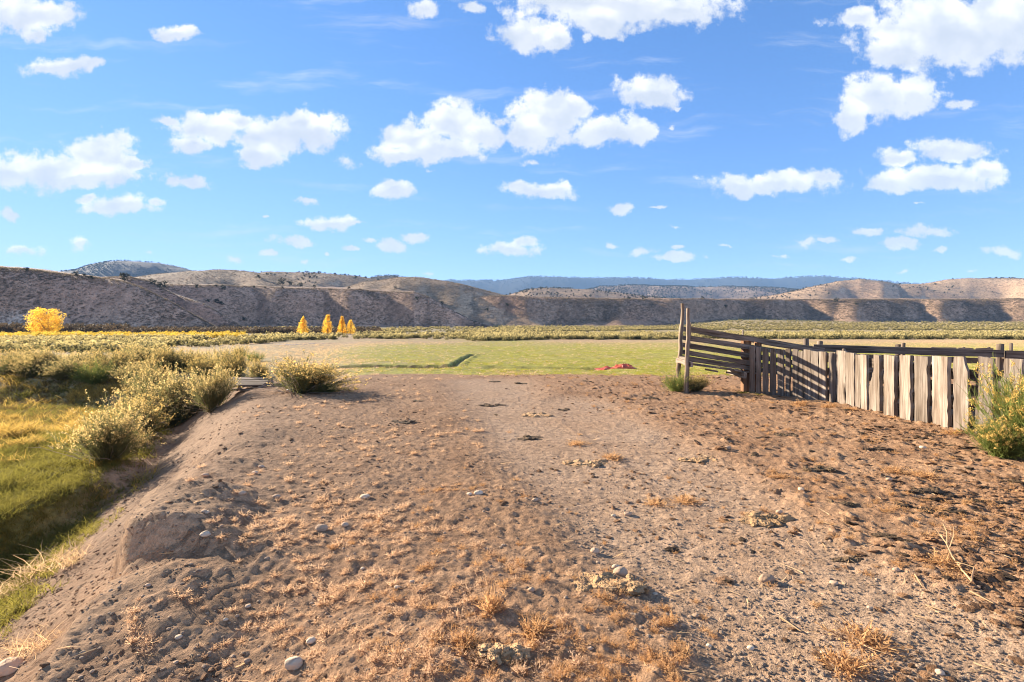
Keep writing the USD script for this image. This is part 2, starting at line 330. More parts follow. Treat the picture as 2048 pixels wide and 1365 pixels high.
    z[near] = zz
    return z, who

def ground_z(x, y):
    return land(np.atleast_1d(x), np.atleast_1d(y))[0]

_march = np.concatenate([np.arange(1.4, 30, 0.02), np.geomspace(30, 9000, 4000)])
def at(col, row, fine=True):
    """The point of the land that the photograph shows at a column and row of its 2048 x 1365 pixels."""
    X = (col - 1024) / FX * _march
    z = land(X, _march, fine)[0]
    below = np.nonzero(EYE + (HZ - row) / FX * _march <= z)[0]
    i = below[0] if len(below) else len(_march) - 1
    return np.array([X[i], _march[i], z[i]])

# ---------------------------------------------------------------- the land as meshes
def lin(c):
    return np.array([((v / 255) / 12.92 if v / 255 <= 0.04045 else ((v / 255 + 0.055) / 1.055) ** 2.4) for v in c])

OY = -1.2
az = np.concatenate([np.radians(np.arange(-180, -53, 4.0)), np.radians(np.arange(-52, 52.01, 0.14)), np.radians(np.arange(54, 180.1, 4.0))])
rows = [0.05, 0.5, 1.2, 1.9, 2.4]
r = 2.75
while r < 9500:
    rows.append(r)
    Y = r + OY
    r += min(max(0.007, Y * Y / (1536 * 0.55)), 0.28) if Y < 40 else (Y * 0.018 if Y < 200 else Y * (0.009 if Y < 1600 else 0.022))
rows = np.array(rows)
AZ, RR = np.meshgrid(az, rows, indexing="ij")
GX, GY = RR * np.sin(AZ), RR * np.cos(AZ) + OY
GZ, GW = land(GX, GY)

def tone_of(x, y, z, who):
    """Base colour of the ground: soil, gravel, grass, dry grass, sage, by place and noise."""
    s = crest_s(x, y)
    _, _, bl = near_plain(x, y)
    soil = np.array([0.375, 0.225, 0.125]); soil_dark = np.array([0.255, 0.140, 0.073]); gravel = np.array([0.43, 0.295, 0.190])
    pale = np.array([0.45, 0.272, 0.150])
    green = np.array([0.20, 0.175, 0.04]); green_dark = np.array([0.12, 0.10, 0.03]); straw = np.array([0.40, 0.265, 0.115]); gold = np.array([0.36, 0.23, 0.05])
    def mix(a, b, t):
        return a * (1 - t[..., None]) + b * t[..., None]
    f1, f2, f3 = nz(x, y, 0.35, 4, 41), nz(x, y, 1.7, 4, 42), nz(x, y, 7.0, 3, 43)
    c = mix(np.broadcast_to(soil, x.shape + (3,)), soil_dark, np.clip(0.30 + 0.9 * f2 + 0.5 * f3 + 0.10 * sstep(1.5, 4.5, x), 0, 1))
    c = mix(c, gravel, track_mask(x, y) * np.clip(0.72 + 0.6 * f2, 0, 1))
    lipm = sstep(-0.5, 0.0, s) * sstep(1.0, 0.2, s) * sstep(10, 8.5, y)
    c = mix(c, pale, lipm * np.clip(0.30 + 0.9 * nz(x, y, 1.3, 3, 45), 0, 0.8))
    for (la_, s0, la, lh) in LUMPS:
        c = mix(c, pale, 0.8 * sstep(1.3, 0.7, np.hypot((y - la_) / la, (s - s0 + 0.02) / 0.26) + 0.3 * f2))
    # grass of the basin
    toe = sstep(1.15, 2.3, s + 0.55 * f2) * sstep(24, 21.5, y)
    g = mix(np.broadcast_to(green, x.shape + (3,)), green_dark, np.clip(0.35 + 0.8 * f2, 0, 1))
    g = mix(g, gold, np.clip(sstep(0.05, 0.5, 0.8 * f1 + 0.75 * f2 - 0.34 + 0.45 * sstep(-7.2, -9, x) * sstep(7.5, 9.5, y)), 0, 1) * 0.8 * sstep(6.5, 9.5, y))
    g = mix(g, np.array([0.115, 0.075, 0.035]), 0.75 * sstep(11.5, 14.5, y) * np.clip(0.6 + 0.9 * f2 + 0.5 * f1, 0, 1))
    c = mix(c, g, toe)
    # meadow: green in the middle, straw round it
    edge = 17.0 + 3.0 * nz(x, y, 0.30, 3, 46) + 1.6 * f2
    m = sstep(edge - 0.4, edge + 1.6, y + 0.8 * f3)
    u = x / np.maximum(y, 0.1)
    gm = sstep(-0.42, -0.22, u + 0.09 * nz(x, y, 0.05, 3, 47)) * sstep(88, 40, y * (1 + 0.35 * nz(x, y, 0.06, 3, 48)) * (1 - 0.35 * np.exp(-((u + 0.02) / 0.16) ** 2)))
    mg = mix(np.broadcast_to(np.array([0.36, 0.27, 0.125]), x.shape + (3,)), np.array([0.305, 0.285, 0.045]), np.clip(gm * (0.85 + 0.5 * nz(x, y, 0.25, 4, 49)), 0, 1))
    mg = mix(mg, np.array([0.41, 0.27, 0.15]), np.clip(sstep(44, 80, y) * (0.55 + 0.8 * nz(x, y, 0.09, 3, 51)), 0, 0.9))
    mg = mix(mg, np.array([0.20, 0.155, 0.055]), np.clip(f2 * 1.3 - 0.30, 0, 0.6)); mg = mix(mg, np.array([0.13, 0.115, 0.03]), np.clip(f3 * 1.6 - 0.35, 0, 0.5) * sstep(60, 25, y)); mg = mix(mg, np.array([0.40, 0.31, 0.13]), np.clip(1.6 * nz(x, y, 0.6, 4, 53) - 0.25, 0, 0.6))
    c = mix(c, mg, m)
    for pts in SOD:
        d = seg_d(x, y, pts)
        ly = np.interp(x, [p_[0] for p_ in pts], [p_[1] for p_ in pts]) + 0.35 * nz(x, y, 0.6, 3, 23)
        inx = sstep(pts[0][0] - 0.6, pts[0][0] + 0.6, x) * sstep(pts[-1][0] + 0.6, pts[-1][0] - 0.6, x)
        c = mix(c, np.array([0.085, 0.055, 0.028]), 0.92 * np.clip(0.7 + 1.5 * nz(x, y, 0.45, 2, 25), 0.05, 1) * inx * sstep(-0.55, -0.2, y - ly) * sstep(0.12, 0.02, y - ly))
    d = seg_d(x, y, FURROW)
    c = mix(c, np.array([0.06, 0.07, 0.02]), 0.8 * sstep(0.24, 0.16, d)); c = mix(c, np.array([0.38, 0.36, 0.33]), sstep(0.08, 0.03, d))
    # far plain: sage flats
    sg = sstep(150, 175, y + 18 * nz(x, y, 0.03, 3, 52))
    c = mix(c, np.array([0.30, 0.235, 0.115]), sg)
    hill = [np.array([0.355, 0.228, 0.150]), np.array([0.31, 0.215, 0.130]), np.array([0.34, 0.235, 0.145]), np.array([0.075, 0.06, 0.045]), np.array([0.25, 0.18, 0.125]), np.array([0.022, 0.027, 0.022]), np.array([0.265, 0.178, 0.118])]
    k = who >= 0
    if k.any():
        tones = np.array([hill[L[6]] for L in LAYERS])[who[k]]
        v = 1 + 0.30 * nz(x[k], y[k], 1 / 40.0, 4, 61) + 0.22 * nz(x[k], y[k], 1 / 7.0, 3, 62)
        red = np.clip(nz(x[k], y[k], 1 / 70.0, 3, 63) * 0.9, 0, 0.5)[:, None]
        c[k] = tones * v[:, None] * (1 + red * np.array([0.18, -0.04, -0.10]))
        P = 1024 + FX * x / np.maximum(y, 1); row = HZ - FX * (z - EYE) / np.maximum(y, 1)
        cut = (who == 0) * sstep(95, 60, P + 10 * nz(row / 6, row * 0, 1, 2, 66)) * sstep(622, 628, row) * sstep(658, 654, row) * np.clip(0.75 + 1.2 * nz(P / 9.0, row / 60, 1.0, 3, 65), 0, 1)
        c = mix(c, np.array([0.50, 0.37, 0.27]), cut)
    return np.clip(c, 0.008, 0.7)

def land_material(path, fine_scale, bump, spot=0.0):
    nn = {"at": ("attribute", {"attribute": "tone"}), "g": ("geometry", {}),
          "n1": ("noise_texture", {"scale": fine_scale, "detail": 6.0, "roughness": 0.65}),
          "n2": ("noise_texture", {"scale": fine_scale * 6.5, "detail": 4.0, "roughness": 0.7}),
          "r1": ("map_range", {"from_min": 0.3, "from_max": 0.72, "to_min": 0.62, "to_max": 1.38}),
          "r2": ("map_range", {"from_min": 0.3, "from_max": 0.7, "to_min": 0.72, "to_max": 1.28}),
          "mm": ("math", {"math_type": "multiply"}), "sc": ("vector_math", {"math_type": "scale"}),
          "hs": ("math", {"math_type": "multiply_add", "value2": 0.3}),
          "b": ("bump", {"strength": 0.9, "distance": bump}),
          "p": ("principled_bsdf", {"roughness": 0.95, "specular_ior_level": 0.12, "diffuse_roughness": 0.6})}
    ll = [("g.position", "n1.vector"), ("g.position", "n2.vector"), ("n1.fac", "r1.value"), ("n2.fac", "r2.value"), ("r1.result", "mm.value1"), ("r2.result", "mm.value2"),
          ("at.color", "sc.vector1"), ("mm.value", "sc.scale"), ("sc.vector", "p.base_color"), ("n2.fac", "hs.value1"), ("n1.fac", "hs.value3"), ("hs.value", "b.height"), ("b.normal", "p.normal")]
    return usdkit.material(stage, path, nn, ll, surface="p.BSDF")

M_ground = land_material("/World/Looks/ground", 14.0, 0.06)
M_meadow = land_material("/World/Looks/meadow", 1.6, 0.10)
M_hill = land_material("/World/Looks/hillside", 0.22, 1.6)
M_far = land_material("/World/Looks/far_hills", 0.02, 9.0)

na, nr = GX.shape
idx = np.arange(na * nr).reshape(na, nr)
q = np.stack([idx[:-1, :-1], idx[1:, :-1], idx[1:, 1:], idx[:-1, 1:]], -1).reshape(-1, 4)
q = q[:, ::-1]
PTS = np.stack([GX, GY, GZ], -1).reshape(-1, 3)
WHO = GW.reshape(-1)
fw = WHO[q].max(1)
fy = PTS[q][:, :, 1].mean(1)
fx_ = PTS[q][:, :, 0].mean(1)
TONE = tone_of(GX, GY, GZ, GW).reshape(-1, 3)
edge_f = 17.0 + 3.0 * nz(fx_, fy, 0.30, 3, 46)
def land_piece(name, mask, mat, label, cat):
    f = q[mask]
    if not len(f):
        return
    used, inv = np.unique(f, return_inverse=True)
    f = inv.reshape(-1, 4)
    v = PTS[used]
    m = UsdGeom.Mesh.Define(stage, numbered(name))
    m.CreatePointsAttr(Vt.Vec3fArray.FromNumpy(v.astype(np.float32)))
    m.CreateFaceVertexCountsAttr(Vt.IntArray.FromNumpy(np.full(len(f), 4, np.int32)))
    m.CreateFaceVertexIndicesAttr(Vt.IntArray.FromNumpy(f.astype(np.int32).ravel()))
    m.CreateSubdivisionSchemeAttr("none")
    m.CreateNormalsAttr(Vt.Vec3fArray.FromNumpy(NRM[used].astype(np.float32)))
    m.SetNormalsInterpolation("vertex")
    prim_color(m, TONE[used])
    UsdShade.MaterialBindingAPI.Apply(m.GetPrim()).Bind(mat)
    data(m, label, cat, None, "structure")
tri = np.vstack([q[:, [0, 1, 2]], q[:, [0, 2, 3]]])
fn = np.cross(PTS[tri[:, 1]] - PTS[tri[:, 0]], PTS[tri[:, 2]] - PTS[tri[:, 0]])
NRM = np.stack([np.bincount(tri.ravel(), np.repeat(fn[:, k], 3), len(PTS)) for k in range(3)], 1)
NRM /= np.maximum(np.linalg.norm(NRM, axis=1, keepdims=True), 1e-12)
plain = fw < 0
land_piece("ground", plain & (fy <= edge_f), M_ground, "bare brown dirt ramp with a grassy basin along its left bank", "ground")
land_piece("meadow", plain & (fy > edge_f) & (fy <= 420), M_meadow, "green and straw coloured valley meadow between the dirt and the hills", "meadow")
land_piece("valley_floor", plain & (fy > 420), M_hill, "far valley floor between the hills", "terrain")
for k, L in enumerate(LAYERS):
    land_piece(L[0], fw == k, M_far if L[6] in (3, 4, 5) else M_hill, L[7], L[0])
# ---------------------------------------------------------------- materials of the things
def wood(path, light, dark, rough=0.9):
    nn = {"a": ("attribute", {"attribute": "grain"}), "oi": ("object_info", {}),
          "mp": ("mapping", {"mapping_type": "point", "scale": (38.0, 38.0, 1.6)}), "mp2": ("mapping", {"mapping_type": "point", "scale": (9.0, 9.0, 1.3)}),
          "n": ("noise_texture", {"scale": 1.0, "detail": 5.0, "roughness": 0.65, "distortion": 0.4}), "n2": ("noise_texture", {"scale": 1.0, "detail": 3.0}),
          "r": ("rgb_ramp", {"ramp": [(0.30, tuple(c * 0.28 for c in dark)), (0.40, dark), (0.62, light), (0.8, tuple(min(c * 1.15, .8) for c in light))]}),
          "r2": ("rgb_ramp", {"ramp": [(0.35, (0.62, 0.56, 0.50)), (0.65, (1.08, 1.06, 1.04))]}),
          "m": ("mix", {"mix_type": "multiply", "fac": 1.0}), "rv": ("map_range", {"from_min": 0, "from_max": 1, "to_min": 0.66, "to_max": 1.18}),
          "sc": ("vector_math", {"math_type": "scale"}), "b": ("bump", {"strength": 0.7, "distance": 0.008}),
          "p": ("principled_bsdf", {"roughness": rough, "specular_ior_level": 0.2})}
    ll = [("a.color", "mp.vector"), ("a.color", "mp2.vector"), ("mp.vector", "n.vector"), ("mp2.vector", "n2.vector"), ("n.fac", "r.fac"), ("n2.fac", "r2.fac"), ("r.color", "m.color1"), ("r2.color", "m.color2"),
          ("oi.random", "rv.value"), ("m.color", "sc.vector1"), ("rv.result", "sc.scale"), ("sc.vector", "p.base_color"), ("n.fac", "b.height"), ("b.normal", "p.normal")]
    return usdkit.material(stage, path, nn, ll, surface="p.BSDF")
M_plank = wood("/World/Looks/weathered_planks", (0.285, 0.242, 0.20), (0.15, 0.12, 0.094))
M_rail = wood("/World/Looks/dark_rails", (0.21, 0.17, 0.135), (0.10, 0.078, 0.06))
M_post = wood("/World/Looks/post_wood", (0.30, 0.235, 0.175), (0.15, 0.11, 0.08))
M_brown = wood("/World/Looks/brown_post", (0.27, 0.155, 0.085), (0.13, 0.07, 0.04))

def leafy(path, c0, c1, trans=0.35, top=None, z0=0.0, z1=1.0, rough=0.8):
    """Leaves, grass and twigs: colour varies per copy and per leaf, light passes through; top is the colour of the growth at the tips."""
    nn = {"oi": ("object_info", {}), "g": ("geometry", {}), "tc": ("texture_coordinate", {}), "sep": ("separate_xyz", {}),
          "ad": ("math", {"math_type": "multiply_add", "value2": 0.55}), "h": ("math", {"math_type": "multiply", "value2": 0.45}),
          "r": ("rgb_ramp", {"ramp": [(0.0, c0), (1.0, c1)]}), "d": ("principled_bsdf", {"roughness": rough, "specular_ior_level": 0.15}), "t": ("translucent_bsdf", {}), "mx": ("mix_closure", {"fac": trans})}
    ll = [("g.random_per_island", "h.value1"), ("oi.random", "ad.value1"), ("h.value", "ad.value3"), ("ad.value", "r.fac")]
    out = "r.color"
    if top is not None:
        nn["zr"] = ("map_range", {"from_min": z0, "from_max": z1, "to_min": 0.0, "to_max": 1.0, "clamp": True}); nn["tm"] = ("mix", {"mix_type": "mix", "color2": top})
        ll += [("tc.object", "sep.vector"), ("sep.z", "zr.value"), ("zr.result", "tm.fac"), ("r.color", "tm.color1")]
        out = "tm.color"
    ll += [(out, "d.base_color"), (out, "t.color"), ("d.BSDF", "mx.closure1"), ("t.BSDF", "mx.closure2")]
    return usdkit.material(stage, path, nn, ll, surface="mx.closure")
M_brush = leafy("/World/Looks/rabbitbrush_stems", (0.13, 0.13, 0.05), (0.22, 0.21, 0.09), 0.42)
M_brush_green = leafy("/World/Looks/green_stems", (0.13, 0.16, 0.04), (0.22, 0.25, 0.07), 0.42)
M_flower = leafy("/World/Looks/rabbitbrush_flowers", (0.60, 0.42, 0.14), (0.74, 0.58, 0.27), 0.5)
M_flower_y = leafy("/World/Looks/yellow_flowers", (0.56, 0.37, 0.09), (0.70, 0.50, 0.18), 0.42)
M_sage = leafy("/World/Looks/sagebrush", (0.15, 0.135, 0.058), (0.235, 0.205, 0.09), 0.42, top=(0.62, 0.50, 0.21), z0=0.45, z1=1.05)
M_hsage = leafy("/World/Looks/hill_sagebrush", (0.115, 0.09, 0.062), (0.18, 0.14, 0.095), 0.28, top=(0.34, 0.26, 0.17), z0=0.4, z1=1.0)
M_gold = leafy("/World/Looks/autumn_leaves", (0.76, 0.46, 0.04), (0.94, 0.70, 0.12), 0.48)
M_willow = leafy("/World/Looks/yellow_willow", (0.46, 0.32, 0.04), (0.66, 0.50, 0.09), 0.45)
M_wdark = leafy("/World/Looks/bare_willow", (0.07, 0.055, 0.035), (0.15, 0.10, 0.055), 0.3)
M_juniper = leafy("/World/Looks/juniper", (0.028, 0.032, 0.016), (0.055, 0.055, 0.028), 0.15)
M_green = leafy("/World/Looks/green_grass", (0.155, 0.142, 0.028), (0.30, 0.25, 0.06), 0.5)
M_meadow_green = leafy("/World/Looks/meadow_green", (0.26, 0.25, 0.03), (0.42, 0.375, 0.06), 0.5)
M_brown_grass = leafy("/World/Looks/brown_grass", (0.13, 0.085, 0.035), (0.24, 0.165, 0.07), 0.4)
M_straw = leafy("/World/Looks/golden_grass", (0.38, 0.25, 0.055), (0.58, 0.41, 0.13), 0.5)
M_blond = leafy("/World/Looks/blond_grass", (0.52, 0.36, 0.20), (0.72, 0.54, 0.33), 0.45)
M_orange = leafy("/World/Looks/dry_weed_orange", (0.46, 0.26, 0.115), (0.62, 0.40, 0.20), 0.45)
M_pale = leafy("/World/Looks/dry_weed_pale", (0.56, 0.37, 0.22), (0.74, 0.54, 0.35), 0.5)
M_bark = leafy("/World/Looks/bark", (0.14, 0.11, 0.08), (0.20, 0.16, 0.12), 0.0)
def stony(path, c0, c1, scale, bump):
    nn = {"oi": ("object_info", {}), "tc": ("texture_coordinate", {}), "n": ("noise_texture", {"scale": scale, "detail": 5.0, "roughness": 0.65}), "r": ("rgb_ramp", {"ramp": [(0.0, c0), (1.0, c1)]}),
          "rv": ("map_range", {"from_min": 0.25, "from_max": 0.75, "to_min": 0.6, "to_max": 1.25}), "sc": ("vector_math", {"math_type": "scale"}), "b": ("bump", {"strength": 0.8, "distance": bump}), "p": ("principled_bsdf", {"roughness": 0.9, "specular_ior_level": 0.2})}
    ll = [("tc.object", "n.vector"), ("oi.random", "r.fac"), ("n.fac", "rv.value"), ("r.color", "sc.vector1"), ("rv.result", "sc.scale"), ("sc.vector", "p.base_color"), ("n.fac", "b.height"), ("b.normal", "p.normal")]
    return usdkit.material(stage, path, nn, ll, surface="p.BSDF")
M_stone = stony("/World/Looks/stone", (0.26, 0.175, 0.115), (0.44, 0.315, 0.215), 3.0, 0.05)
M_pale_stone = stony("/World/Looks/pale_stone", (0.38, 0.29, 0.20), (0.47, 0.37, 0.265), 3.0, 0.05)
M_clod = stony("/World/Looks/clod", (0.125, 0.064, 0.030), (0.37, 0.205, 0.105), 4.0, 0.1)
M_dung = stony("/World/Looks/dung", (0.060, 0.038, 0.022), (0.12, 0.078, 0.042), 6.0, 0.15)
M_dung_pale = stony("/World/Looks/dry_dung", (0.27, 0.165, 0.08), (0.36, 0.225, 0.115), 6.0, 0.15)
M_tarp = usdkit.material(stage, "/World/Looks/red_tarp", {"g": ("geometry", {}), "n": ("noise_texture", {"scale": 4.0, "detail": 4.0}), "r": ("rgb_ramp", {"ramp": [(0.38, (0.26, 0.030, 0.012)), (0.60, (0.46, 0.075, 0.022)), (0.74, (0.5, 0.28, 0.2))]}), "p": ("principled_bsdf", {"roughness": 0.55})}, [("g.position", "n.vector"), ("n.fac", "r.fac"), ("r.color", "p.base_color")], surface="p.BSDF")
M_water = usdkit.material(stage, "/World/Looks/water", {"n": ("noise_texture", {"scale": 3.0}), "g": ("geometry", {}), "b": ("bump", {"strength": 0.2, "distance": 0.02}), "p": ("principled_bsdf", {"roughness": 0.12, "base_color": (0.55, 0.53, 0.50), "specular_ior_level": 0.9})}, [("g.position", "n.vector"), ("n.fac", "b.height"), ("b.normal", "p.normal")], surface="p.BSDF")

# ---------------------------------------------------------------- shape builders
def cat(parts):
    v, f, n0 = [], [], 0
    for a, b in parts:
        v.append(a); f.append(b + n0); n0 += len(a)
    return np.vstack(v), np.vstack(f)

def unit(v):
    return v / np.maximum(np.linalg.norm(v, axis=-1, keepdims=True), 1e-9)

def strands(rng, base, d, length, width, bend, nseg=2):
    """Thin tapering ribbons: each starts at base, leaves along d and bends by the vector bend at its tip."""
    N = len(base)
    d = unit(d)
    side = unit(np.cross(d, rng.normal(size=(N, 3))))
    t = np.linspace(0, 1, nseg + 1)
    c = base[:, None] + d[:, None] * (length[:, None] * t)[..., None] + bend[:, None] * (length[:, None] * t ** 2)[..., None]
    w = (np.asarray(width)[:, None] * (1 - 0.75 * t)) * 0.5
    L, Rr = c - side[:, None] * w[..., None], c + side[:, None] * w[..., None]
    v = np.stack([L, Rr], 2).reshape(-1, 3)
    k = np.arange(nseg)[None] * 2 + np.arange(N)[:, None] * (nseg + 1) * 2
    k = k.ravel()
    f = np.vstack([np.stack([k, k + 1, k + 3], 1), np.stack([k, k + 3, k + 2], 1)])
    return (v, f), c[:, -1], unit(c[:, -1] - c[:, -2])

def flakes(rng, centre, size, flat=1.0):
    """One small leaf-like quad at each centre, turned at random."""
    N = len(centre)
    a = unit(rng.normal(size=(N, 3))); b = unit(np.cross(a, rng.normal(size=(N, 3))))
    s = np.asarray(size).reshape(-1, 1) * np.ones((N, 1))
    v = np.stack([centre - a * s, centre - b * s * 0.6 * flat, centre + a * s, centre + b * s * 0.6 * flat], 1).reshape(-1, 3)
    k = np.arange(N) * 4
    return v, np.vstack([np.stack([k, k + 1, k + 2], 1), np.stack([k, k + 2, k + 3], 1)])

def dome_dirs(rng, N, spread):
    th = np.arccos(1 - rng.random(N) * (1 - math.cos(spread))); ph = rng.random(N) * 2 * np.pi
    return np.stack([np.sin(th) * np.cos(ph), np.sin(th) * np.sin(ph), np.cos(th)], 1)

def shrub(seed, stems=230, branch=5, puffs=9, spread=1.25, droop=0.10, flower=1.0, flower_size=0.017):
    """A broom-like shrub about 1 m tall and 1.2 m wide: (stems, flower heads)."""
    rng = np.random.default_rng(seed)
    lob = dome_dirs(rng, 9, spread)                        # the bush grows in lobes with gaps between
    which = rng.integers(0, 9, stems); lobe_len = rng.uniform(0.70, 1.12, 9)
    d = unit(dome_dirs(rng, stems, spread) * 0.42 + lob[which] * 0.9)
    base = np.concatenate([rng.normal(0, 0.07, (stems, 2)), np.zeros((stems, 1))], 1)
    tilt = np.arccos(np.clip(d[:, 2], -1, 1))
    L = (0.90 - 0.10 * tilt) * rng.uniform(0.70, 1.05, stems) * lobe_len[which]
    up = np.array([0, 0, 0.22]) + rng.normal(0, 0.10, (stems, 3)) - np.array([0, 0, droop]) * (tilt[:, None] > 0.95)
    a, tip, tdir = strands(rng, base, d, L, np.full(stems, 0.011), up, 3)
    parts = [a]
    # branchlets along the outer half
    t = rng.uniform(0.35, 1.0, (stems, branch))
    bb = (base[:, None] + d[:, None] * (L[:, None] * t)[..., None] + up[:, None] * (L[:, None] * t ** 2)[..., None]).reshape(-1, 3)
    bd = unit(np.repeat(tdir, branch, 0) + rng.normal(0, 0.42, (stems * branch, 3)) + np.array([0, 0, 0.25]))
    bl = rng.uniform(0.09, 0.26, stems * branch)
    b, btip, bdir = strands(rng, bb, bd, bl, np.full(len(bb), 0.0085), rng.normal(0, 0.12, (len(bb), 3)), 2)
    parts.append(b)
    fill, _, _ = strands(rng, bb, unit(bd + rng.normal(0, 0.5, bd.shape)), bl * 0.7, np.full(len(bb), 0.010), rng.normal(0, 0.2, (len(bb), 3)), 1)
    parts.append(fill)
    tips = np.vstack([tip, btip]); td = np.vstack([tdir, bdir])
    rad = np.linalg.norm(tips, axis=1)
    keep = (rad > np.quantile(rad, 0.42)) & (tips[:, 2] > 0.28 - 0.25 * (droop > 0.2)) & (rng.random(len(tips)) < flower)
    tips, td = tips[keep], td[keep]
    c = np.repeat(tips, puffs, 0) + np.repeat(td, puffs, 0) * rng.uniform(-0.055, 0.03, (len(tips) * puffs, 1)) + rng.normal(0, 0.013, (len(tips) * puffs, 3))
    fl = flakes(rng, c, rng.uniform(0.6, 1.25, len(c)) * flower_size)
    st = cat(parts)
    for m in (st, fl):
        m[0][:, 2] = np.maximum(m[0][:, 2], -0.03)
    return st, fl

def small_shrub(seed, N=110, w=0.06):
    rng = np.random.default_rng(seed)
    d = dome_dirs(rng, N, 1.35)
    L = rng.uniform(0.45, 1.0, N) * (0.95 - 0.18 * np.arccos(d[:, 2]))
    c = d * L[:, None] * np.array([0.85, 0.85, 1.0])
    return flakes(rng, c, rng.uniform(0.7, 1.4, N) * 0.115)

def tuft(seed, N=14, h=1.0, spread=0.55, w=0.035, bend=0.35, nseg=2, r=0.10):
    rng = np.random.default_rng(seed)
    base = np.concatenate([rng.normal(0, r, (N, 2)), np.full((N, 1), -0.02)], 1)
    d = dome_dirs(rng, N, spread)
    b = rng.normal(0, bend, (N, 3)); b[:, 2] = -np.abs(b[:, 2]) * 0.4
    return strands(rng, base, d, rng.uniform(0.5, 1.0, N) * h, np.full(N, w), b, nseg)[0]

def weed(seed, N=26):
    """A low brittle weed: short forking twigs with crumbs of dry leaf, 1 unit across."""
    rng = np.random.default_rng(seed)
    base = np.concatenate([rng.normal(0, 0.10, (N, 2)), np.zeros((N, 1))], 1)
    d = dome_dirs(rng, N, 1.45)
    a, tip, td = strands(rng, base, d, rng.uniform(0.2, 0.6, N), np.full(N, 0.045), rng.normal(0, 0.25, (N, 3)) + [0, 0, 0.15], 2)
    m = 3
    b, t2, _ = strands(rng, np.repeat(base + (tip - base) * rng.uniform(0.4, 0.9, (N, 1)), m, 0), np.repeat(td, m, 0) + rng.normal(0, 0.6, (N * m, 3)) + [0, 0, 0.3], rng.uniform(0.08, 0.25, N * m), np.full(N * m, 0.04), rng.normal(0, 0.3, (N * m, 3)), 1)
    c = flakes(rng, np.vstack([tip, t2]), rng.uniform(0.02, 0.05, N * (m + 1)))
    v, f = cat([a, b, c])
    v[:, 2] = np.maximum(v[:, 2], -0.02)
    return v, f

def rock(seed, sub=2, flat=0.6, rough=0.22, f=1.3):
    m = trimesh.creation.icosphere(sub, 0.5)
    v = np.array(m.vertices)
    k = meshkit.fbm(v * f * 2 + seed * 3.7, 3, seed) * 2 - 1
    v = v * (1 + rough * 2 * k[:, None])
    rng = np.random.default_rng(seed)
    v = v * np.array([1.0, rng.uniform(0.65, 0.95), flat])
    return v, np.array(m.faces)

def lumps(seed, w, d, h, n, crack=0.3):
    """A crust of flat broken lumps spread over w by d metres."""
    rng = np.random.default_rng(seed)
    out = []
    if n > 1:
        v, f = rock(seed, 3, 1.0, 0.30, 1.4)
        out.append((v * [w * 0.92, d * 0.92, h * 0.75], f))
    for i in range(n):
        s = rng.uniform(0.35, 0.8) * min(w, d) * (0.9 if n > 3 else 1.1)
        v, f = rock(seed * 31 + i, 2, rng.uniform(0.25, 0.55), 0.34, 2.0)
        a = rng.uniform(0, 6.28); c, sn = math.cos(a), math.sin(a)
        v = v * [s, s * rng.uniform(0.6, 1), min(s * 1.1, h * 2.2)]
        v = v @ np.array([[c, sn, 0], [-sn, c, 0], [0, 0, 1]])
        p = rng.uniform(-0.5, 0.5, 2) * [w * 0.85, d * 0.85]
        if n == 1:
            p = p * 0
        out.append((v + [p[0], p[1], h * rng.uniform(0.0, 0.35)], f))
    return cat(out)

def beam(a, b, side, w, t, seg=6, wob=0.004, seed=0, taper=1.0, cut=0.0, notch=None):
    """A sawn board from a to b: w wide along side, t thick; its edges wander a little. Returns a mesh and its grain coordinates."""
    rng = np.random.default_rng(seed)
    a, b = np.asarray(a, float), np.asarray(b, float)
    ax = unit(b - a); side = unit(np.asarray(side, float) - ax * (np.asarray(side, float) @ ax)); nrm = np.cross(ax, side)
    T = np.linspace(0, 1, seg + 1); ln = np.linalg.norm(b - a)
    corners = [(-.5, -.5), (.5, -.5), (.5, .5), (-.5, .5)]
    v, g = [], []
    r0 = rng.uniform(0, 50, 3)
    wl, wr = rng.normal(0, wob, seg + 1), rng.normal(0, wob, seg + 1)
    for i, k in enumerate(T):
        ww = w * (1 + (taper - 1) * k)
        for (cu, cv) in corners:
            off = cu * ww + (wl[i] if cu < 0 else wr[i])
            if notch is not None:
                off += notch(k, cu)
            extra = cut * cu if k == 1 else 0
            p = a + ax * (ln * k + extra) + side * off + nrm * (cv * t)
            v.append(p); g.append([off + r0[0], cv * t + r0[1], ln * k + r0[2]])
    f = []
    for i in range(seg):
        for j in range(4):
            p, q2 = i * 4 + j, i * 4 + (j + 1) % 4
            f += [[p, q2, q2 + 4], [p, q2 + 4, p + 4]]
    e = seg * 4
    f += [[0, 2, 1], [0, 3, 2], [e, e + 1, e + 2], [e, e + 2, e + 3]]
    v, f, g = np.array(v), np.array(f), np.array(g)
    v, g = v[f].reshape(-1, 3), g[f].reshape(-1, 3)            # faceted
    return v, np.arange(len(v)).reshape(-1, 3), g

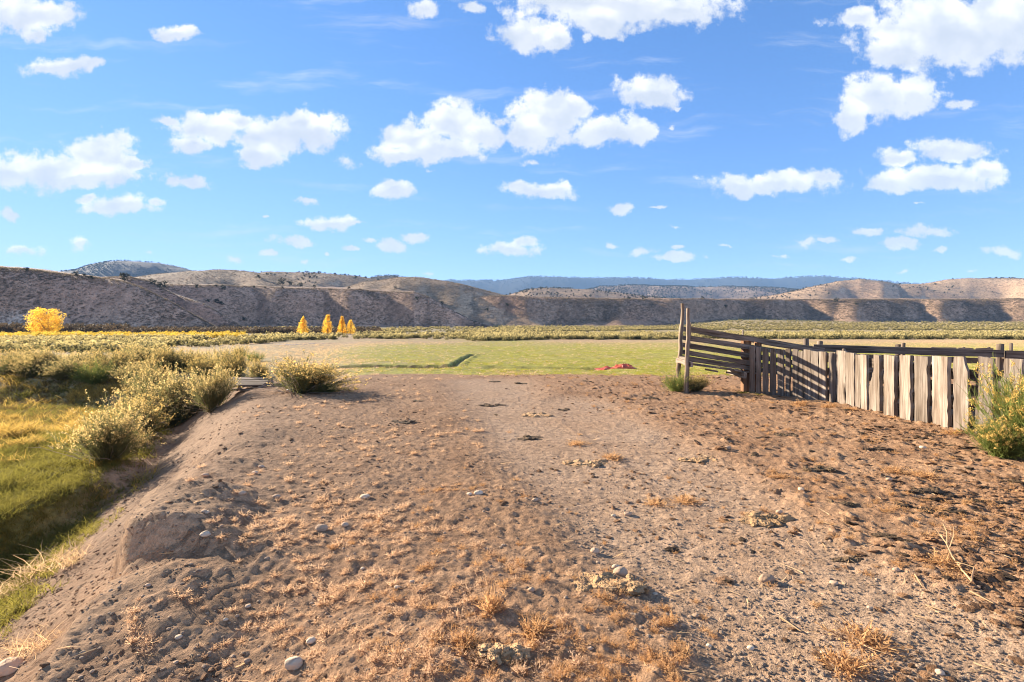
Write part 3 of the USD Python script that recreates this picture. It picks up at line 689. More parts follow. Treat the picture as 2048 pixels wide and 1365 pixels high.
def log(a, b, r0, r1, n=9, seg=7, wob=0.012, seed=0):
    rng = np.random.default_rng(seed)
    a, b = np.asarray(a, float), np.asarray(b, float)
    ax = unit(b - a); s = unit(np.cross(ax, [0.3, 1, 0.1])); u = np.cross(ax, s)
    ln = np.linalg.norm(b - a); v, g = [], []
    rr = rng.uniform(0, 50, 3); shape = rng.uniform(0.88, 1.12, n)
    for i in range(seg + 1):
        k = i / seg; o = rng.normal(0, wob, 2); r = r0 + (r1 - r0) * k
        for j in range(n):
            t = 2 * math.pi * j / n
            p = (s * math.cos(t) + u * math.sin(t)) * r * shape[j] * rng.uniform(0.94, 1.06)
            v.append(a + ax * ln * k + p + s * o[0] + u * o[1]); g.append([t * r + rr[0], rr[1], ln * k + rr[2]])
    f = []
    for i in range(seg):
        for j in range(n):
            p, q2 = i * n + j, i * n + (j + 1) % n
            f += [[p, q2, q2 + n], [p, q2 + n, p + n]]
    top = seg * n
    v.append(a); g.append(rr); v.append(b + ax * 0.01); g.append(rr)
    for j in range(n):
        f += [[len(v) - 2, (j + 1) % n, j], [len(v) - 1, top + j, top + (j + 1) % n]]
    return np.array(v), np.array(f), np.array(g)

def wooden(name, vfg, mat, parent, smooth=False, **kw):
    v, f, g = vfg
    m = obj(name, (v, f), mat, parent, smooth=bool(smooth), **kw)
    UsdGeom.PrimvarsAPI(m).CreatePrimvar("grain", Sdf.ValueTypeNames.Color3fArray, "vertex").Set(Vt.Vec3fArray.FromNumpy(g.astype(np.float32)))
    return m

def P(col, Y, row):
    """The point at depth Y that column and row of the photograph show."""
    return np.array([(col - 1024) / FX * Y, Y, EYE + (HZ - row) / FX * Y])

# ---------------------------------------------------------------- plank fence
t = thing("plank_fence", "weathered grey fence of upright wooden planks running along the right side of the dirt", "fence")
PL = """1498.5 1510 694 779;1512 1521 695 781;1525 1536.5 697.5 784;1540 1551.5 698 786;1555 1566 699 787;1570.5 1579 698 790;1585 1595 699 792;1597 1605.5 703 794;1607 1621.5 700 797;1622.5 1637 703 800;
1638.5 1652 704 803;1658 1671 705 804;1673 1690 702 807;1691 1709 706 811;1710.5 1721 710 815;1722 1734 710 818;1738 1759 710 824;1767 1788 711 832;1799 1820 711 840;1829 1855 713 848;1864 1895 713 857;1905 1937 714 865;1950 1985 715 872;2000 2043 718 882;2062 2104 722 892;2122 2168 727 903"""
PL = [list(map(float, r_.split())) for r_ in PL.replace("\n", "").split(";")]
bx_ = [1495, 1550, 1600, 1650, 1700, 1750, 1800, 1850, 1900, 1950, 2020, 2100, 2200]
by_ = [786, 790, 796, 803.5, 812, 825, 838, 849, 860, 869, 880, 892, 908]
def fence_xy(col):
    Y = 1536.0 / (np.interp(col, bx_, by_) - HZ)
    return np.array([(col - 1024) / FX * Y, Y])
for i, (xl, xr, yt, yb) in enumerate(PL):
    a, b = fence_xy(xl), fence_xy(xr)
    mid = (a + b) / 2; w = np.linalg.norm(b - a) * (0.97 if i < 16 else 0.985)
    sd = unit(np.append(b - a, 0)); th = 0.05 + 0.006 * (i % 3)
    nrm = np.array([-sd[1], sd[0], 0]) * -1                      # away from the open side
    if nrm[0] < 0:
        nrm = -nrm
    zt = EYE + (HZ - yt) / FX * mid[1]
    zg = ground_z(mid[0], mid[1])[0]
    lean = R.normal(0, 0.006) * (1 + (i in (12, 15)))
    bot = np.array([mid[0], mid[1], zg - 0.06]) + nrm * th / 2
    top = np.array([mid[0] + sd[0] * lean, mid[1] + sd[1] * lean, zt]) + nrm * th / 2
    notch = None
    if i == 16: notch = lambda k, cu: (0.12 * float(np.clip((k - 0.45) / 0.3, 0, 1)) if cu < 0 else 0)
    if i == 21: notch = lambda k, cu: (-0.05 * float(np.clip((k - 0.8) / 0.15, 0, 1)) if cu > 0 else 0.02 * k)
    if i == 22: notch = lambda k, cu: (0.03 if (cu < 0 and k > 0.5) else 0)
    if i == 23: notch = lambda k, cu: (0.03 if (cu < 0 and k > 0.78) else 0)
    wooden("plank", beam(bot, top, sd, w, th, 11, 0.0035 + 0.02 * w * (i > 10) * 0.5, 100 + i, cut=R.normal(0, 0.015), notch=notch), M_plank, t)
    if i == 12: wooden("post", log(np.array([*fence_xy(1690), zg - .1]) + nrm * 0.02, np.array([*fence_xy(1684), EYE + (HZ - 698.5) / FX * fence_xy(1684)[1]]) + nrm * 0.05, 0.035, 0.03, seed=6), M_rail, t, smooth=40)
cols = [1584, 1636, 1690, 1742, 1806, 1880, 1955, 2060, 2180]
for j, (c0, c1) in enumerate(zip(cols[:-1], cols[1:])):
    a, b = fence_xy(c0), fence_xy(c1)
    sd = unit(np.append(b - a, 0)); nrm = np.array([sd[1], -sd[0], 0]); nrm = nrm if nrm[0] > 0 else -nrm
    for z0, hh in ((0.13, 0.17), (0.36, 0.16), (0.57, 0.15), (0.80, 0.15)):
        o = nrm * (0.085 + 0.004 * (j % 2))
        wooden("rail", beam(np.array([*a, z0 + R.normal(0, .012)]) + o - sd * 0.02, np.array([*b, z0 + R.normal(0, .012)]) + o + sd * 0.02, [0, 0, 1], hh, 0.026, 4, 0.003, 300 + j * 7 + int(z0 * 10)), M_rail, t)
    if j % 2 == 0:
        o = nrm * 0.165
        wooden("post", beam(np.array([*a, -0.2]) + o, np.array([*a, 0.88]) + o, sd, 0.12, 0.12, 5, 0.003, 400 + j), M_post, t)

# ---------------------------------------------------------------- loading chute
t = thing("loading_chute", "sloping livestock loading chute of dark rails with two tall crooked posts at its left end", "cattle chute")
RAILS = [(657.5, 677.5, 698), (676, 694.5, 709), (691.5, 711.5, 722), (706.5, 726.5, 736), (718.5, 737, 746)]
CY = 11.0
for s_, Y0, Y1, off in ((0, CY, CY + .04, 0), (1, CY + .72, CY + .76, 1)):
    for k, (yl, ym, ye) in enumerate(RAILS):
        cl = 1377 if s_ == 0 else 1358
        z0, z1, z2 = EYE + (HZ - yl) / FX * CY, EYE + (HZ - ym) / FX * CY, EYE + (HZ - ye) / FX * CY
        x0 = (cl - 1024) / FX * Y0; x1 = (1500 - 1024) / FX * CY; sl = (z1 - z0) / (x1 - (1377 - 1024) / FX * CY)
        x2 = (1648 - 1024) / FX * Y1 if k == 0 else (1603 - 1024) / FX * Y1
        a = np.array([x0, Y0, z0 + (x0 - (1377 - 1024) / FX * CY) * sl]); b = np.array([x2, Y1, a[2] + (x2 - x0) * sl])
        wooden("rail", beam(a, b, [0, 0, 1], 0.100 if k else 0.105, 0.03, 9, 0.0035, 500 + s_ * 20 + k), M_rail, t)
wooden("post", log(P(1372, 10.90, 800) * [1, 1, 0] + [0, 0, -0.1], P(1376, 10.90, 617), 0.058, 0.036, 9, 12, 0.010, 21), M_post, t, smooth=40, label="near tall crooked log post")
wooden("post", log(P(1355, 11.63, 800) * [1, 1, 0] + [0, 0, -0.1], P(1366, 11.63, 607.5), 0.055, 0.036, 9, 12, 0.010, 22), M_post, t, smooth=40, label="far tall crooked log post")
wooden("brace", log(P(1379, 10.94, 690), P(1381, 10.94, 646), 0.03, 0.018, 7, 5, 0.006, 23), M_post, t, smooth=40)
for k, (cl, cw, Yc, row) in enumerate(((1492, .16, 11.14, 682), (1515.5, .11, 11.12, 680.5), (1485.5, .034, 11.83, 660))):
    b = P(cl, Yc, row)
    wooden("post", beam([b[0], b[1], -0.25], b, [1, 0, 0], cw, cw * 0.9, 6, 0.003, 530 + k), M_brown if k < 2 else M_rail, t)
zd = EYE + (HZ - 722) / FX * 11.25
wooden("crossbeam", beam([3.80, 10.82, zd - .045], [3.78, 11.74, zd - .02], [0, 0, 1], 0.10, 0.05, 5, 0.004, 541), M_plank, t, label="sunlit cross plank at the end of the chute floor")
wooden("crossbeam", beam([3.86, 11.08, zd + .035], [3.83, 11.68, zd + .045], [0, 0, 1], 0.06, 0.10, 5, 0.006, 542), M_plank, t)
zb = EYE + (HZ - 749.5) / FX * 11.1
wooden("crossbeam", beam([4.97, 10.90, zb], [4.99, 11.80, zb + .02], [0, 0, 1], 0.13, 0.06, 4, 0.003, 543), M_plank, t)
for k in range(9):                                              # floor boards laid across, following the slope
    x = 3.92 + k * 0.16; z = zd - 0.055 - 0.135 * (x - 3.80)
    wooden("floor_board", beam([x, 11.045 - 0.015 * (k in (2, 6)), z], [x, 11.70, z], [1, 0, -0.135], 0.145, 0.03, 3, 0.003, 550 + k), M_plank, t)
for x in (4.32, 4.78):
    z = zd - 0.105 - 0.135 * (x - 3.80)
    wooden("cleat", beam([x - .13, 11.10, z], [x + .13, 11.09, z - 0.045], [0, 1, 0], 0.07, 0.035, 3, 0.006, int(x * 100)), M_rail, t)

# ---------------------------------------------------------------- corral behind the plank fence
t = thing("corral_fence", "dark heavy corral rail on short posts behind the upright plank fence", "fence")
def tim(c0, Y0, r0, c1, Y1, r1, w, th, sd, m=M_rail, nm="rail"):
    wooden(nm, beam(P(c0, Y0, r0), P(c1, Y1, r1), [0, 0, 1], w, th, 8, 0.004, sd), m, t)
tim(1627, 11.7, 696, 2006, 10.35, 708, .155, .12, 601)
tim(2008, 10.40, 709.5, 2200, 10.05, 716, .17, .12, 602)
tim(1640, 11.85, 711, 2100, 10.4, 727, .12, .03, 603, M_plank)
tim(1700, 11.80, 738, 2100, 10.4, 760, .16, .03, 604, M_plank)
for k, (c, Y, row, w) in enumerate(((1611, 11.5, 678, .125), (1640, 11.9, 683, .125), (1806, 11.45, 686.5, .09), (1797, 11.6, 689.5, .13), (2000, 10.60, 688.5, .13), (2022, 11.2, 687, .065))):
    b = P(c, Y, row)
    wooden("post", log([b[0], b[1], -.2], b, w / 2, w / 2, 8, 5, 0.003, 610 + k), M_rail, t, smooth=40)
t = thing("board_fence", "low far board fence barely showing over the dark corral rail at the right", "fence")
for k, (c0, c1, row) in enumerate(((1862, 1912, 696), (1916, 1946, 697), (1951, 1986, 697.5))):
    wooden("board", beam(P(c0, 16.5, row + 3), P(c1, 16.5, row + 3.5), [0, 0, 1], 0.13, 0.03, 3, 0.004, 630 + k), M_rail, t)
for k, c in enumerate((1868, 1930, 1980)):
    b = P(c, 16.55, 695)
    wooden("post", log([b[0], b[1] + .05, -.4], b + [0, .05, 0], 0.05, 0.045, 8, 3, 0.003, 640 + k), M_rail, t, smooth=40)

# ---------------------------------------------------------------- shrubs
KINDS = "/World/kinds"
stage.CreateClassPrim(KINDS)
def kind(name, parts):
    p = f"{KINDS}/{name}"
    UsdGeom.Xform.Define(stage, p)
    for nm, mesh, mat in parts:
        obj(nm, mesh, mat, p)
    return p
def dead_twigs(seed, n_=34):
    rng = np.random.default_rng(seed)
    d = dome_dirs(rng, n_, 1.5)
    a, tip, td = strands(rng, np.concatenate([rng.normal(0, .06, (n_, 2)), np.zeros((n_, 1))], 1), d, rng.uniform(.35, .85, n_), np.full(n_, .016), rng.normal(0, .12, (n_, 3)), 3)
    b, _, _ = strands(rng, np.repeat(tip, 2, 0), np.repeat(td, 2, 0) + rng.normal(0, .5, (2 * n_, 3)), rng.uniform(.08, .22, 2 * n_), np.full(2 * n_, .008), rng.normal(0, .1, (2 * n_, 3)), 2)
    v, f = cat([a, b]); v[:, 2] = np.maximum(v[:, 2], .0)
    return v, f
M_twig = leafy("/World/Looks/dead_twigs", (0.26, 0.20, 0.15), (0.42, 0.34, 0.27), 0.1)
BIG = []
for k in range(6):
    st, fl = shrub(900 + k, stems=330, branch=6, puffs=10, spread=1.25 + 0.06 * (k % 3), flower=0.5, flower_size=0.0135)
    BIG.append(kind(f"rabbitbrush_{'abcdef'[k]}", [("stems", st, M_brush), ("flower_heads", fl, M_flower), ("dead_twigs", dead_twigs(950 + k), M_twig)]))
st, fl = shrub(931, stems=330, branch=6, puffs=8, spread=1.5, droop=0.35, flower=0.55)
WIDE = kind("rabbitbrush_wide", [("stems", st, M_brush), ("flower_heads", fl, M_flower), ("dead_twigs", dead_twigs(960, 70), M_twig)])
st, fl = shrub(932, stems=300, branch=6, puffs=4, spread=1.35, flower=0.25, flower_size=0.013)
GREEN = kind("rabbitbrush_green", [("stems", st, M_brush_green), ("flower_heads", fl, M_flower_y)])
st, fl = shrub(933, stems=420, branch=7, puffs=30, spread=1.30, flower=0.16, flower_size=0.011)
NEAR = kind("rabbitbrush_near", [("stems", st, M_brush_green), ("flower_heads", fl, M_flower_y)])
# column, row of the foot, top row, width in pixels, kind, label
BUSH = [
 (212, 925, 822, 140, BIG[0], "nearest pale flowered rabbitbrush at the toe of the bank, left"),
 (268, 880, 792, 120, BIG[1], "rabbitbrush in the bank clump, second from the camera"),
 (325, 862, 768, 150, BIG[2], "biggest yellow-topped rabbitbrush in the middle of the bank clump"),
 (372, 838, 752, 110, BIG[3], "rabbitbrush at the back of the bank clump, above the middle one"),
 (425, 822, 748, 90, BIG[4], "rounded rabbitbrush at the right end of the bank clump beside the pallet"),
 (310, 800, 735, 95, BIG[5], "darker rabbitbrush at the upper left of the bank clump"),
 (600, 786, 716, 150, WIDE, "wide sprawling rabbitbrush on top of the ramp right of the pallet"),
 (655, 786, 765, 36, GREEN, "tiny green and yellow bush beside the sprawling rabbitbrush"),
 (515, 768, 716, 44, BIG[1], "upright rabbitbrush behind the pallet, right one of the pair"),
 (468, 760, 708, 66, BIG[2], "bushy rabbitbrush behind the pallet, left one of the pair"),
 (474, 722, 694, 40, BIG[3], "small rabbitbrush standing alone at the meadow edge behind the pallet"),
 (512, 724, 702, 32, GREEN, "small green rabbitbrush at the meadow edge left of the sod line"),
 (415, 756, 716, 60, BIG[0], "rabbitbrush at the right end of the far bank row"),
 (30, 752, 712, 80, BIG[0], "grey-green rabbitbrush at the left edge of the far bank row"),
 (68, 755, 716, 55, BIG[3], "narrow rabbitbrush second from the left in the far bank row"),
 (98, 750, 705, 75, BIG[4], "tall rabbitbrush third from the left in the far bank row"),
 (142, 758, 718, 76, BIG[5], "domed rabbitbrush in front of the far bank row at left"),
 (148, 740, 704, 80, BIG[1], "dark rabbitbrush behind the domed one in the far bank row"),
 (188, 768, 722, 66, GREEN, "bare-stemmed rabbitbrush with fan of upright stems in the far bank row"),
 (225, 752, 704, 80, BIG[2], "grey rabbitbrush in the middle of the far bank row"),
 (262, 768, 728, 70, BIG[3], "low rabbitbrush with drooping stems in the middle of the far bank row"),
 (290, 742, 696, 90, BIG[0], "tallest rabbitbrush rising above the far bank row"),
 (335, 748, 702, 80, BIG[4], "rabbitbrush just right of the tallest in the far bank row"),
 (365, 744, 704, 66, BIG[5], "olive rabbitbrush behind the bank clump in the far row"),
 (395, 740, 702, 60, BIG[1], "pale rabbitbrush in the right half of the far bank row"),
 (60, 735, 700, 70, BIG[2], "rabbitbrush at the back of the far bank row near the left edge"),
 (5, 745, 708, 60, BIG[4], "rabbitbrush cut by the left edge of the photo in the far row"),
 (440, 748, 706, 56, BIG[2], "rabbitbrush linking the far row to the pair behind the pallet"),
 (185, 735, 703, 60, BIG[3], "pale rabbitbrush at the back of the far row, left of middle"),
 (255, 735, 700, 66, BIG[5], "rabbitbrush at the back of the far row beside the tallest"),
 (1352, 783, 742, 62, GREEN, "green rabbitbrush with yellow tips at the foot of the tall chute posts"),
 (1390, 783, 755, 60, BIG[4], "grey-green bush right of the tall chute posts' feet"),
 (2066, 912, 745, 165, NEAR, "large green rabbitbrush with yellow heads at the right edge before the fence"),
 (2003, 915, 838, 110, NEAR, "low green rabbitbrush leaning out beside the large one at the right edge"),
]
rb = np.random.default_rng(5)
for (c, row, top, wpx, src, lab) in BUSH:
    p = at(c, row, True)
    h = (row - top) / FX * p[1] * 1.02; w = wpx / FX * p[1]
    g_ = "rabbitbrush along the bank" if c < 460 else None
    thing("rabbitbrush", lab, "bush", p - [0, 0, 0.02], rb.uniform(0, 360), (w / 1.2, w / 1.2, h / 0.98), group=g_, src=src)

# ---------------------------------------------------------------- trees
def leaf_crown(seed, blobs, leaves, size):
    rng = np.random.default_rng(seed)
    out = []
    for (bx, by, bz, br, bh) in blobs:
        d = unit(rng.normal(size=(leaves, 3)))
        c = d * (rng.uniform(0.05, 1.25, (leaves, 1)) ** 0.6) * [br, br, bh] + [bx, by, bz]
        out.append(flakes(rng, c, rng.uniform(0.6, 1.3, leaves) * size, 1.3))
    return cat(out)

def limbs(tips, base_r, h0):
    out = []
    for k, tp in enumerate(tips):
        v, f, _ = log([0, 0, -0.3], [tp[0] * 0.35, tp[1] * 0.35, h0], base_r, base_r * 0.6, 7, 3, 0.02, k)
        if k == 0:
            out.append((v, f))
        v, f, _ = log([tp[0] * 0.2, tp[1] * 0.2, h0 * 0.7], tp, base_r * 0.5, base_r * 0.12, 6, 4, 0.04, k + 40)
        out.append((v, f))
    return cat(out)

def tree(name, lab, col, row, top, wpx, shape, seed, leaves=110):
    p = at(col, row, False)
    h = (row - top) / FX * p[1]; w = wpx / FX * p[1] / 2
    rng = np.random.default_rng(seed)
    B = []
    if shape == "round":
        for k in range(75):
            a = rng.uniform(0, 6.28); zz = rng.uniform(0.12, 0.88)
            rad = w * math.sqrt(max(0.05, 1 - ((zz - 0.56) / 0.54) ** 2)) * (0.78 if zz > 0.25 else 0.9)
            rr = rad * rng.uniform(0.3, 1.0)
            B.append((math.cos(a) * rr, math.sin(a) * rr, zz * h, w * rng.uniform(0.13, 0.25), h * rng.uniform(0.07, 0.12)))
    else:
        for k in range(48):
            a = rng.uniform(0, 6.28); zz = rng.uniform(0.05, 0.95)
            rad = w * (1.02 - 0.80 * zz if shape == "cone" else float(np.interp(zz, [0, .15, .5, .8, 1], [.6, .85, .75, .5, .12])))
            rr = rad * rng.uniform(0.1, 0.85)
            B.append((math.cos(a) * rr + (0.18 * w * (zz - .5) if shape == "lean" else 0), math.sin(a) * rr, zz * h, max(rad * rng.uniform(0.25, 0.42), 0.14 * w), h * rng.uniform(0.06, 0.13)))
    t = thing(name, lab, "tree", p)
    obj("trunk", limbs([(b[0] * .8, b[1] * .8, b[2] * .95) for b in B[:9]], 0.028 * h, 0.28 * h), M_bark, t, smooth=50)
    m = 5200 if shape == "round" else 2600                       # leaves all through the crown, thinner in its hollows
    zz = rng.uniform(0.04, 0.99, m)
    prof = np.sqrt(np.maximum(0.03, 1 - ((zz - 0.55) / 0.53) ** 2)) if shape == "round" else np.interp(zz, [0, .1, .35, .7, 1], [.75, 1.0, .82, .55, .14]) if shape == "cone" else np.interp(zz, [0, .15, .5, .8, 1], [.6, .85, .75, .5, .12])
    a = rng.uniform(0, 6.28, m)
    zz = zz * (0.97 - 0.16 * meshkit.fbm(np.stack([np.cos(a) * 1.4, np.sin(a) * 1.4, 0 * a + seed], 1), 2, seed + 9) * (1 if shape == "round" else 0.3))
    edge_n = 1 + 0.62 * (meshkit.fbm(np.stack([np.cos(a) * 1.6, np.sin(a) * 1.6, zz * 4.5 + seed], 1), 3, seed) * 2 - 1)
    rr = w * prof * edge_n * np.sqrt(rng.uniform(0.02, 1, m))
    c = np.stack([np.cos(a) * rr + (0.25 * w * (zz - .5) if shape == "lean" else 0), np.sin(a) * rr, zz * h], 1)
    c = c[meshkit.fbm(c / h * 7.0 + seed, 3, seed + 5) > 0.42]
    obj("crown", cat([leaf_crown(seed + 1, B, leaves // 3, 0.0165 * h), flakes(rng, c, rng.uniform(0.6, 1.3, len(c)) * 0.017 * h, 1.3)]), M_gold, t)
tree("cottonwood_tree", "big round golden cottonwood standing at the foot of the left hill", 91, 669, 612, 63, "round", 71, 130)
tree("poplar_tree", "golden poplar standing by itself, leftmost of the small row", 606, 669, 633, 25, "cone", 72)
tree("poplar_tree", "tallest leaning golden poplar, second in the small row", 655, 669, 630, 25, "lean", 73)
tree("poplar_tree", "narrow golden poplar third in the small row, beside a broader one", 684, 669, 633, 20, "cone", 74)
tree("poplar_tree", "short broad golden poplar at the right end of the small row", 701, 669, 640, 24, "cone", 75)

# junipers one can tell apart on the hills
rng = np.random.default_rng(15)
J = []
for k in range(3):
    B = [(rng.normal(0, .22), rng.normal(0, .22), rng.uniform(.25, .85), rng.uniform(.18, .30), rng.uniform(.14, .24)) for _ in range(9)]
    J.append(kind(f"juniper_{'abc'[k]}", [("trunk", log([0, 0, -.15], [0.03, 0, .5], .06, .03, 6, 2, .01, k)[:2], M_bark), ("crown", leaf_crown(160 + k, B, 34, 0.07), M_juniper)]))
JUN = [(52, 540, 8), (150, 549, 9), (168, 551, 6), (184, 557, 8), (250, 557, 16), (305, 566, 11), (325, 572, 14), (395, 574, 8), (433, 573, 5), (446, 578, 8), (508, 575, 5), (530, 576, 4), (566, 577, 5), (436, 605, 9), (444, 608, 7), (417, 604, 6), (489, 640, 7), (518, 555, 8), (565, 566, 12), (580, 568, 9), (600, 571, 8), (630, 574, 6), (835, 598, 7), (790, 576, 5), (1015, 612, 7), (975, 620, 6), (1171, 593, 6), (1180, 593, 5), (1258, 597, 5), (1288, 597, 8), (1452, 615, 6), (1674, 602, 8), (1712, 609, 5), (1405, 596, 5), (885, 607, 6), (697, 577, 5)]
ORD = "first second third fourth fifth sixth seventh eighth ninth tenth eleventh twelfth thirteenth fourteenth fifteenth sixteenth seventeenth eighteenth nineteenth twentieth".split()
PLACE = {0: "the hill behind the cottonwood", 1: "the spur left of the long terrace", 2: "the long flat-topped terrace", 3: "the rounded hill above the terrace", 4: "the hill with the hollow", 5: "the tan hill at mid skyline", 8: "the low terrace at right", 9: "the pale low hill", 10: "the broad hill above the fence", -1: "the valley floor before the hills"}
seen_on = {}
for (c, row, s) in sorted(JUN):
    p = at(c, row + 0.4 * s, False)
    if p[1] > 3500:
        continue
    sc = s / FX * p[1] * 1.15
    w_ = int(land(p[:1], p[1:2] + 0.5, False)[1][0])
    seen_on[w_] = seen_on.get(w_, 0) + 1
    thing("juniper_tree", f"dark juniper on {PLACE.get(w_, 'the far hills')}, {ORD[seen_on[w_] - 1]} from the left", "tree", p - [0, 0, 0.05 * sc], rng.uniform(0, 360), sc, group="scattered junipers on the hills", src=J[int(rng.integers(3))])
# ---------------------------------------------------------------- things strewn over many places
def scatter(name, label, cat_, protos, pos, scl, rz=None, tilt=None, seed=0, pick=None, kind_="stuff"):
    rng = np.random.default_rng(seed + 999)
    N = len(pos)
    pi = UsdGeom.PointInstancer.Define(stage, numbered(name))
    path = str(pi.GetPath())
    for k, (m, mat) in enumerate(protos):
        obj("piece", m, mat, path)
    pi.CreatePrototypesRel().SetTargets([c.GetPath() for c in pi.GetPrim().GetChildren()])
    pi.CreateProtoIndicesAttr(Vt.IntArray.FromNumpy((rng.integers(0, len(protos), N) if pick is None else pick).astype(np.int32)))
    pi.CreatePositionsAttr(Vt.Vec3fArray.FromNumpy(np.asarray(pos, np.float32)))
    scl = np.asarray(scl, np.float32)
    pi.CreateScalesAttr(Vt.Vec3fArray.FromNumpy(scl if scl.ndim == 2 else np.repeat(scl[:, None], 3, 1)))
    a = rng.uniform(0, 2 * np.pi, N) if rz is None else rz
    qz = np.stack([np.cos(a / 2), 0 * a, 0 * a, np.sin(a / 2)], 1)
    if tilt:
        b = rng.uniform(0, 2 * np.pi, N); th = np.abs(rng.normal(0, tilt, N))
        qt = np.stack([np.cos(th / 2), np.sin(th / 2) * np.cos(b), np.sin(th / 2) * np.sin(b), 0 * a], 1)
        w = qt[:, 0] * qz[:, 0] - qt[:, 3] * qz[:, 3]
        qz = np.stack([w, qt[:, 1] * qz[:, 0] + qt[:, 2] * qz[:, 3], qt[:, 2] * qz[:, 0] - qt[:, 1] * qz[:, 3], qt[:, 0] * qz[:, 3]], 1)
    pi.CreateOrientationsAttr([Gf.Quath(float(x[0]), float(x[1]), float(x[2]), float(x[3])) for x in qz])
    data(pi, label, cat_, None, kind_)

def draw(N, seed, Y0, Y1, umax=1.12, power=1.0):
    """Random places of the plain, denser near the camera."""
    rng = np.random.default_rng(seed)
    k = rng.random(N)
    Y = (Y0 ** -power + k * (Y1 ** -power - Y0 ** -power)) ** (-1 / power) if power else Y0 * (Y1 / Y0) ** k
    X = rng.uniform(-umax, umax, N) * Y
    return X, Y, rng

def put(X, Y):
    return np.stack([X, Y, ground_z(X, Y)], 1)

# dry weeds on the dirt
X, Y, rng = draw(60000, 201, 1.75, 19, power=0.8)
s = crest_s(X, Y)
trk = track_mask(X, Y)
den = np.clip(0.35 + 1.5 * nz(X, Y, 0.55, 4, 71) + 0.9 * nz(X, Y, 2.2, 3, 72), 0, 1) * (1 - 0.93 * trk) * sstep(0.1, -1.6, s) * (Y < 17.3) * (0.45 + 0.55 * sstep(1.8, 4.5, Y + 0.8 * np.maximum(X, 0)))
keep = rng.random(len(X)) < den * (0.19 + 0.5 * sstep(12.5, 16, Y) * np.clip(0.5 + nz(X, Y, 0.5, 3, 78), 0, 1))
X, Y = X[keep], Y[keep]; rr = rng.random(len(X))
orange = (sstep(-1.6, 0.8, X - 0.05 * Y + 0.8 * nz(X, Y, 0.4, 3, 73)) > rr)
W = [weed(300 + k) for k in range(5)]
sz = rng.uniform(0.035, 0.105, len(X)) * np.clip(0.85 + 0.03 * Y, 0.8, 1.4)
for nm, lab, m, msk, sd in (("dry_weeds", "low orange-brown dry weeds matted over the right and middle of the dirt", M_orange, orange, 1), ("pale_weeds", "low pale tan dead weeds over the left half of the dirt ramp", M_pale, ~orange, 2)):
    scatter(nm, lab, "weeds", [(w_, m) for w_ in W], put(X[msk], Y[msk]), np.stack([sz[msk], sz[msk], sz[msk] * rng.uniform(0.4, 0.8, msk.sum())], 1), seed=sd)

# pebbles and clods
X, Y, rng = draw(26000, 203, 1.75, 12, power=1.1)
trk = track_mask(X, Y); s = crest_s(X, Y)
keep = rng.random(len(X)) < np.clip(0.22 + 0.85 * trk + 0.2 * nz(X, Y, 0.8, 3, 74), 0, 1) * (s < 1.6)
X, Y = X[keep], Y[keep]
sz = 0.006 + 0.012 * rng.random(len(X)) ** 3 * 1.6 + 0.0008 * Y
scatter("gravel", "small grey and tan gravel pressed into the wheel track", "gravel", [(rock(40 + k, 1, 0.6, 0.2), M_stone) for k in range(5)], put(X, Y) + np.array([0, 0, 0.001]), sz, seed=3)
X, Y, rng = draw(100000, 204, 1.75, 17, power=0.8)
trk = track_mask(X, Y); s = crest_s(X, Y)
keep = rng.random(len(X)) < np.clip(0.18 + 0.16 * sstep(-1, 3.5, X) + 0.9 * nz(X, Y, 0.7, 4, 75), 0, 1) * (1 - 0.8 * trk) * (s < 1.8)
X, Y = X[keep], Y[keep]
sz = (0.014 + 0.05 * rng.random(len(X)) ** 4) * (0.8 + 0.5 * sstep(-1, 3, X)) * np.clip(0.8 + 0.05 * Y, 0.8, 1.5)
scatter("clods", "crumbled brown clods of dirt and dung trodden over the ramp", "dirt", [(rock(50 + k, 1, 0.5, 0.33, 1.6), M_clod) for k in range(6)], put(X, Y), np.stack([sz, sz, sz * rng.uniform(0.5, 1, len(sz))], 1), tilt=0.3, seed=4)
X, Y, rng = draw(26000, 214, 3.0, 16.5, 1.05, power=0.5)
keep = rng.random(len(X)) < np.clip(0.10 + 1.5 * nz(X, Y, 0.6, 4, 96) + 0.5 * nz(X, Y, 2.5, 3, 97), 0, 1) * sstep(0.5, 2.6, X - 0.04 * Y) * (1 - 0.9 * track_mask(X, Y)) * (X < fence_xy(1640)[0] + 0.1) * (Y < 15.5)
X, Y = X[keep], Y[keep]
sz = 0.025 + 0.085 * rng.random(len(X)) ** 2.2
scatter("trodden_dung", "dark trodden crumbs of dung and dirt strewn before the plank fence", "dung", [(rock(60 + k, 2, 0.42, 0.38, 2.2), M_dung if k % 2 else M_clod) for k in range(6)], put(X, Y), np.stack([sz * 1.3, sz, sz * rng.uniform(0.4, 0.9, len(sz))], 1), tilt=0.25, seed=15)
# straw and twigs
X, Y, rng = draw(1500, 205, 1.8, 12, power=0.8)
keep = rng.random(len(X)) < np.clip(0.12 + 0.5 * sstep(0, 3, X) + 0.4 * nz(X, Y, 0.8, 3, 76), 0, 1) * (crest_s(X, Y) < 0.2)
X, Y = X[keep], Y[keep]
def twig(seed):
    r_ = np.random.default_rng(seed)
    a, _, _ = strands(r_, np.array([[0, 0, 0.03], [0.3, 0.02, 0.05]]), np.array([[1, r_.normal(0, .2), 0.08], [1, 0.7, 0.2]]), np.array([1.0, 0.35]), np.array([0.055, 0.035]), r_.normal(0, 0.2, (2, 3)) * [1, 1, 0.3], 4)
    return a
scatter("straw", "loose bits of pale straw and twig lying on the dirt", "straw", [(twig(k), M_blond) for k in range(5)], put(X, Y) + [0, 0, .004], rng.uniform(0.04, 0.13, len(X)), seed=5)

